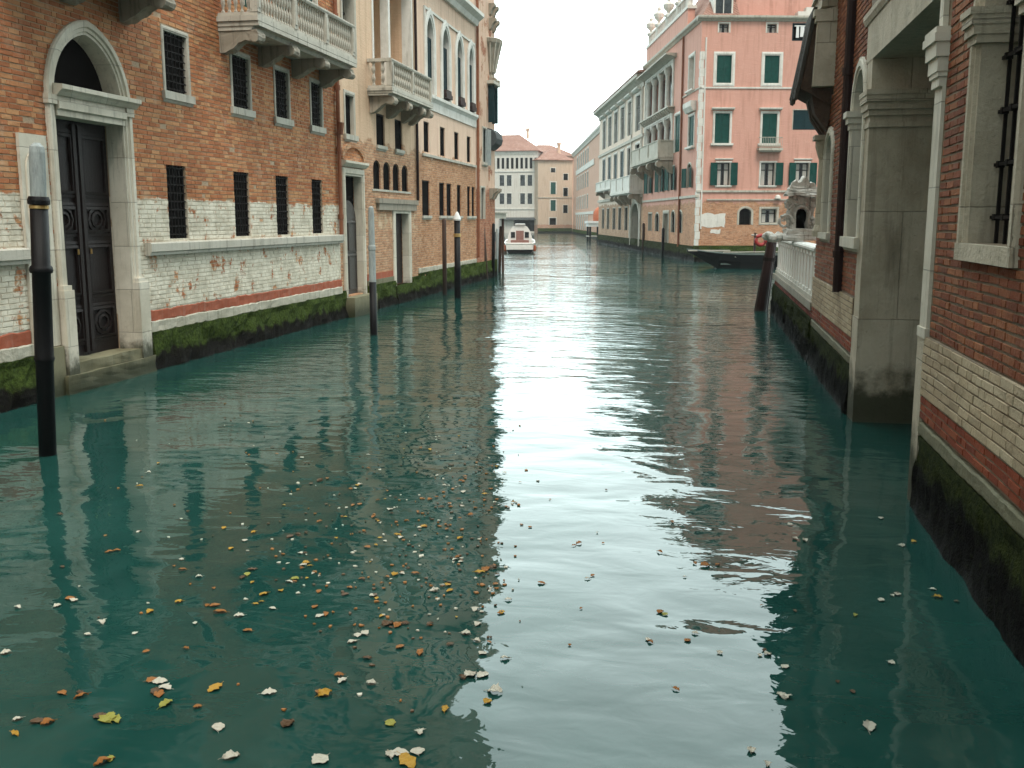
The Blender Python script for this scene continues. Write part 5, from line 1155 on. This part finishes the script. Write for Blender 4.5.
for x, y in ((-.4, -1.4), (.3, 1.4), (-.4, 1.4), (.3, -1.4)):
    mb = MB(); tube(mb, [Vector((x, y, -1)), Vector((x, y, 2.62))], .07, 6); mb.build('post', M['polebrown'], r)

# ------------------------------------------------------------------ floating leaves
random.seed(21)
def leaf_mesh(mat, kind):
    n = 9; L_ = 1.0; mb = MB(); up = []; dn = []
    for i in range(n+1):
        t = i/n; w = math.sin(PI*t)**.75*(.34 if kind < 2 else .46)*(1+random.uniform(-.22, .22)) + .012
        if kind == 1 and i % 3 == 1: w *= 1.35
        y = random.uniform(-.04, .04); z = .06*math.sin(PI*t)*random.uniform(.4, 1.4)+.02
        up.append(Vector((t-.5, y+w, z+.05*random.random()))); dn.append(Vector((t-.5, y-w, z+.08*random.random())))
    mid_ = [(a+b)/2-Vector((0, 0, .05)) for a, b in zip(up, dn)]
    vs = up+mid_+dn; m = n+1; fs = []
    for i in range(n): fs += [(i, i+1, m+i+1, m+i), (m+i, m+i+1, 2*m+i+1, 2*m+i)]
    lo = [v-Vector((0, 0, .02)) for v in vs]; o = len(vs)
    fs2 = [tuple(reversed([o+q for q in f])) for f in fs]
    rim = list(range(m))+[2*m+n-i for i in range(m)]
    sides = [(rim[i], rim[(i+1) % len(rim)], o+rim[(i+1) % len(rim)], o+rim[i]) for i in range(len(rim))]
    mb.add(vs+lo, fs+fs2+sides)
    tube(mb, [Vector((.48, 0, .03)), Vector((.62, .02, .03)), Vector((.74, .06, .02))], .012, 4)
    return mb.build('leaf', M[mat], mesh_only=True, recalc=False)
LM = {k: [leaf_mesh('leaf'+k, q) for q in (0, 1, 2)] for k in 'yowbg'}
LAB = {'y': ('yellow', 'bright yellow leaf floating on the canal water', 'yellow floating leaves'), 'o': ('orange', 'orange brown leaf floating on the canal water', 'orange brown floating leaves'),
       'w': ('pale', 'pale whitish leaf floating on the canal water', 'pale floating leaves'), 'b': ('brown', 'dark brown leaf floating on the canal water', 'dark brown floating leaves'), 'g': ('green', 'yellow green leaf floating on the canal water', 'yellow green floating leaves')}
FW = Vector((-math.sin(PSI)*math.cos(TH), math.cos(PSI)*math.cos(TH), -math.sin(TH))); RT = Vector((math.cos(PSI), math.sin(PSI), 0)); UP = RT.cross(FW)
def on_water(px, py):
    d = FW+RT*((px-512)/1000)+UP*((384-py)/1000); return CAM+d*(-CAM.z/d.z)
count = 0
def leaf(px, py, k, s=1.0):
    global count
    p = on_water(px, py); me = random.choice(LM[k]); o = link('leaf', me, None, (p.x, p.y, .006), (random.uniform(-.1, .1), random.uniform(-.1, .1), random.uniform(0, 2*PI)))
    sz = random.uniform(.046, .070)*s; o.scale = (sz, sz*random.uniform(.7, 1), sz*random.uniform(.8, 2.2)); tag(o, LAB[k][1], 'leaf', LAB[k][2]); count += 1
A1 = [(280,133,'y',1),(218,265,'o',1.3),(235,262,'o',1),(297,106,'w',.8),(120,190,'b',.8),(125,295,'b',.9),(140,358,'o',1.2),(148,362,'w',1),(115,373,'w',.9),(35,376,'w',.9),(205,406,'w',1.1),(175,430,'w',.9),(270,428,'w',.8),(300,385,'y',1),(12,467,'w',1.2),(358,365,'y',.9),(390,408,'w',.8),(365,300,'o',.9),(398,315,'w',.8),(363,280,'w',.8),(448,217,'y',.8),(462,258,'y',.9),(490,242,'w',.7),(495,310,'g',1.2),(505,300,'b',1.2),(485,316,'b',1),(528,350,'y',1.3),(590,320,'g',1.1),(545,378,'w',.9),(440,385,'o',1.5),(430,372,'o',1.1),(415,372,'o',.8),(478,393,'w',1),(495,423,'o',1.2),(612,287,'y',.9),(630,375,'o',1.2),(640,393,'w',1.2),(652,390,'o',1),(638,344,'o',1),(690,350,'b',1),(595,230,'b',1.3),(580,234,'b',1.2),(612,226,'b',1),(640,122,'b',1.4),(655,118,'o',1.1),(622,128,'b',1),(720,130,'w',1.1),(780,180,'w',1),(795,232,'y',1.2),(860,60,'y',1),(860,160,'o',1),(920,238,'y',1.2),(970,300,'o',1.6),(960,306,'y',1.2),(985,296,'b',1.4),(995,310,'b',1),(830,308,'o',1.2),(790,310,'y',1),(745,352,'w',.8),(870,342,'w',1.1),(950,380,'w',1),(955,410,'w',1.2),(795,412,'o',1.7),(775,410,'b',1.4),(810,408,'b',1.2),(730,428,'w',1.6),(715,432,'w',1.2),(705,445,'w',1),(800,455,'o',1.5),(840,467,'o',1.3),(965,468,'w',1.1),(965,512,'w',1.7),(940,512,'w',1.3),(925,517,'b',1),(685,523,'w',1.2),(678,512,'o',1),(742,528,'w',.9),(650,550,'y',1.3),(640,548,'o',1.2),(430,538,'y',1.5),(538,547,'w',1.3),(320,525,'w',1.8),(330,537,'w',1.4),(305,522,'o',1.3),(318,550,'o',1.4),(310,545,'b',1.5),(332,570,'g',1.5),(125,548,'o',1.2),(162,555,'o',1.1),(160,548,'b',1),(215,600,'g',1.8),(200,595,'b',1.6),(232,602,'g',1.3),(95,608,'o',1.5),(75,605,'b',1.1),(30,630,'y',1.1),(35,600,'w',.9),(395,575,'o',.8),(575,610,'b',1.2),(437,617,'w',1.2),(780,608,'g',1),(840,626,'w',1.2),(890,580,'y',1.3),(975,565,'y',1.1),(990,545,'w',1.5),(205,688,'o',1.4),(220,680,'g',1.2),(462,676,'w',1.6),(640,682,'w',1.5),(815,685,'y',2.1),(800,668,'w',1.9),(780,672,'w',1.5),(835,665,'w',1.3),(1010,478,'w',1),(900,450,'b',1),(735,478,'b',1)]
A2 = [(358,248,'o',1.1),(348,252,'o',.9),(283,327,'o',1),(385,312,'b',1),(375,318,'w',.8),(362,378,'b',.8),(520,385,'b',1.2),(530,390,'g',.9),(552,540,'b',1.2),(590,428,'w',.9),(575,442,'o',.9),(500,445,'b',1),(495,440,'w',.8),(770,495,'w',1.3),(762,553,'w',1.3),(775,556,'w',1),(735,470,'w',.8),(720,472,'w',.7),(703,663,'w',1.1),(735,690,'w',.9),(640,467,'w',.9),(790,383,'b',.9),(910,392,'g',.7),(983,487,'w',1.1),(938,616,'w',1.7),(963,197,'w',.9),(1003,252,'w',1.1),(995,350,'w',.9),(962,362,'w',.9),(905,545,'b',.9),(875,525,'b',.8),(240,125,'o',.7),(300,160,'b',.7),(260,215,'o',.8),(520,265,'b',1),(545,205,'b',1),(610,292,'b',1.6),(590,288,'b',1.4),(635,290,'b',1.2),(790,238,'w',1.2),(810,242,'w',1.1),(780,210,'w',.9)]
A3 = [(40,535,'w',.9),(82,588,'w',1.1),(103,580,'y',.9),(140,672,'w',.7),(150,687,'y',1.2),(70,680,'b',1),(62,684,'w',.7),(40,692,'w',.8),(185,695,'b',.8)]
for x, y, k, s in A1: leaf(x/2, 420+y/2, k, s)
for x, y, k, s in A2: leaf(400+x/2, 420+y/2, 'o' if k == 'b' and x < 760 else k, s*(.75 if k == 'b' else .9))
for x, y, k, s in A3: leaf(860+x/1.92, 240+y/1.92, k, s)
drift = [(478, 470), (490, 500), (440, 520), (400, 545), (455, 560), (350, 500), (480, 600), (300, 560), (380, 600)]
while count < 288:
    if random.random() < .5:
        cx, cy = random.choice(drift); px, py = random.gauss(cx, 22), random.gauss(cy, 13)
    else: px = random.triangular(60, 515, 440); py = random.triangular(405, 700, 480)
    if px < 515: leaf(px, py, random.choice('yyoowwbo'), random.uniform(.45, 1.0))
for i in range(10): leaf(random.uniform(510, 770), random.uniform(440, 700), random.choice('bow'), random.uniform(.4, .6))

random.seed(77)                                                            # crumbs of leaf and scum, past counting
def litter(name, mat, n):
    mb = MB()
    for i in range(n):
        if random.random() < .7:
            cx, cy = random.choice(drift); px, py = random.gauss(cx, 34), random.gauss(cy, 24)
        else: px, py = random.triangular(40, 520, 450), random.triangular(390, 740, 470)
        if px > 522 and random.random() < .8: continue
        p = on_water(px, max(py, 380)); k = random.randint(4, 6); r_ = random.uniform(.006, .017); a0 = random.random()*6
        ring = [Vector((p.x+math.cos(a0+2*PI*j/k)*r_*random.uniform(.5, 1.5), p.y+math.sin(a0+2*PI*j/k)*r_*random.uniform(.5, 1.3), .008+random.random()*.006)) for j in range(k)]
        mb.add(ring+[v-Vector((0, 0, .008)) for v in ring], [list(range(k)), list(range(2*k-1, k-1, -1))]+[(j, (j+1) % k, k+(j+1) % k, k+j) for j in range(k)])
    o = mb.build(name, M[mat], recalc=False); o['kind'] = 'stuff'; return o
litter('leaf_crumbs', 'leafo', 150); litter('pale_leaf_crumbs', 'leafw', 120); litter('dark_leaf_crumbs', 'leafb', 130)
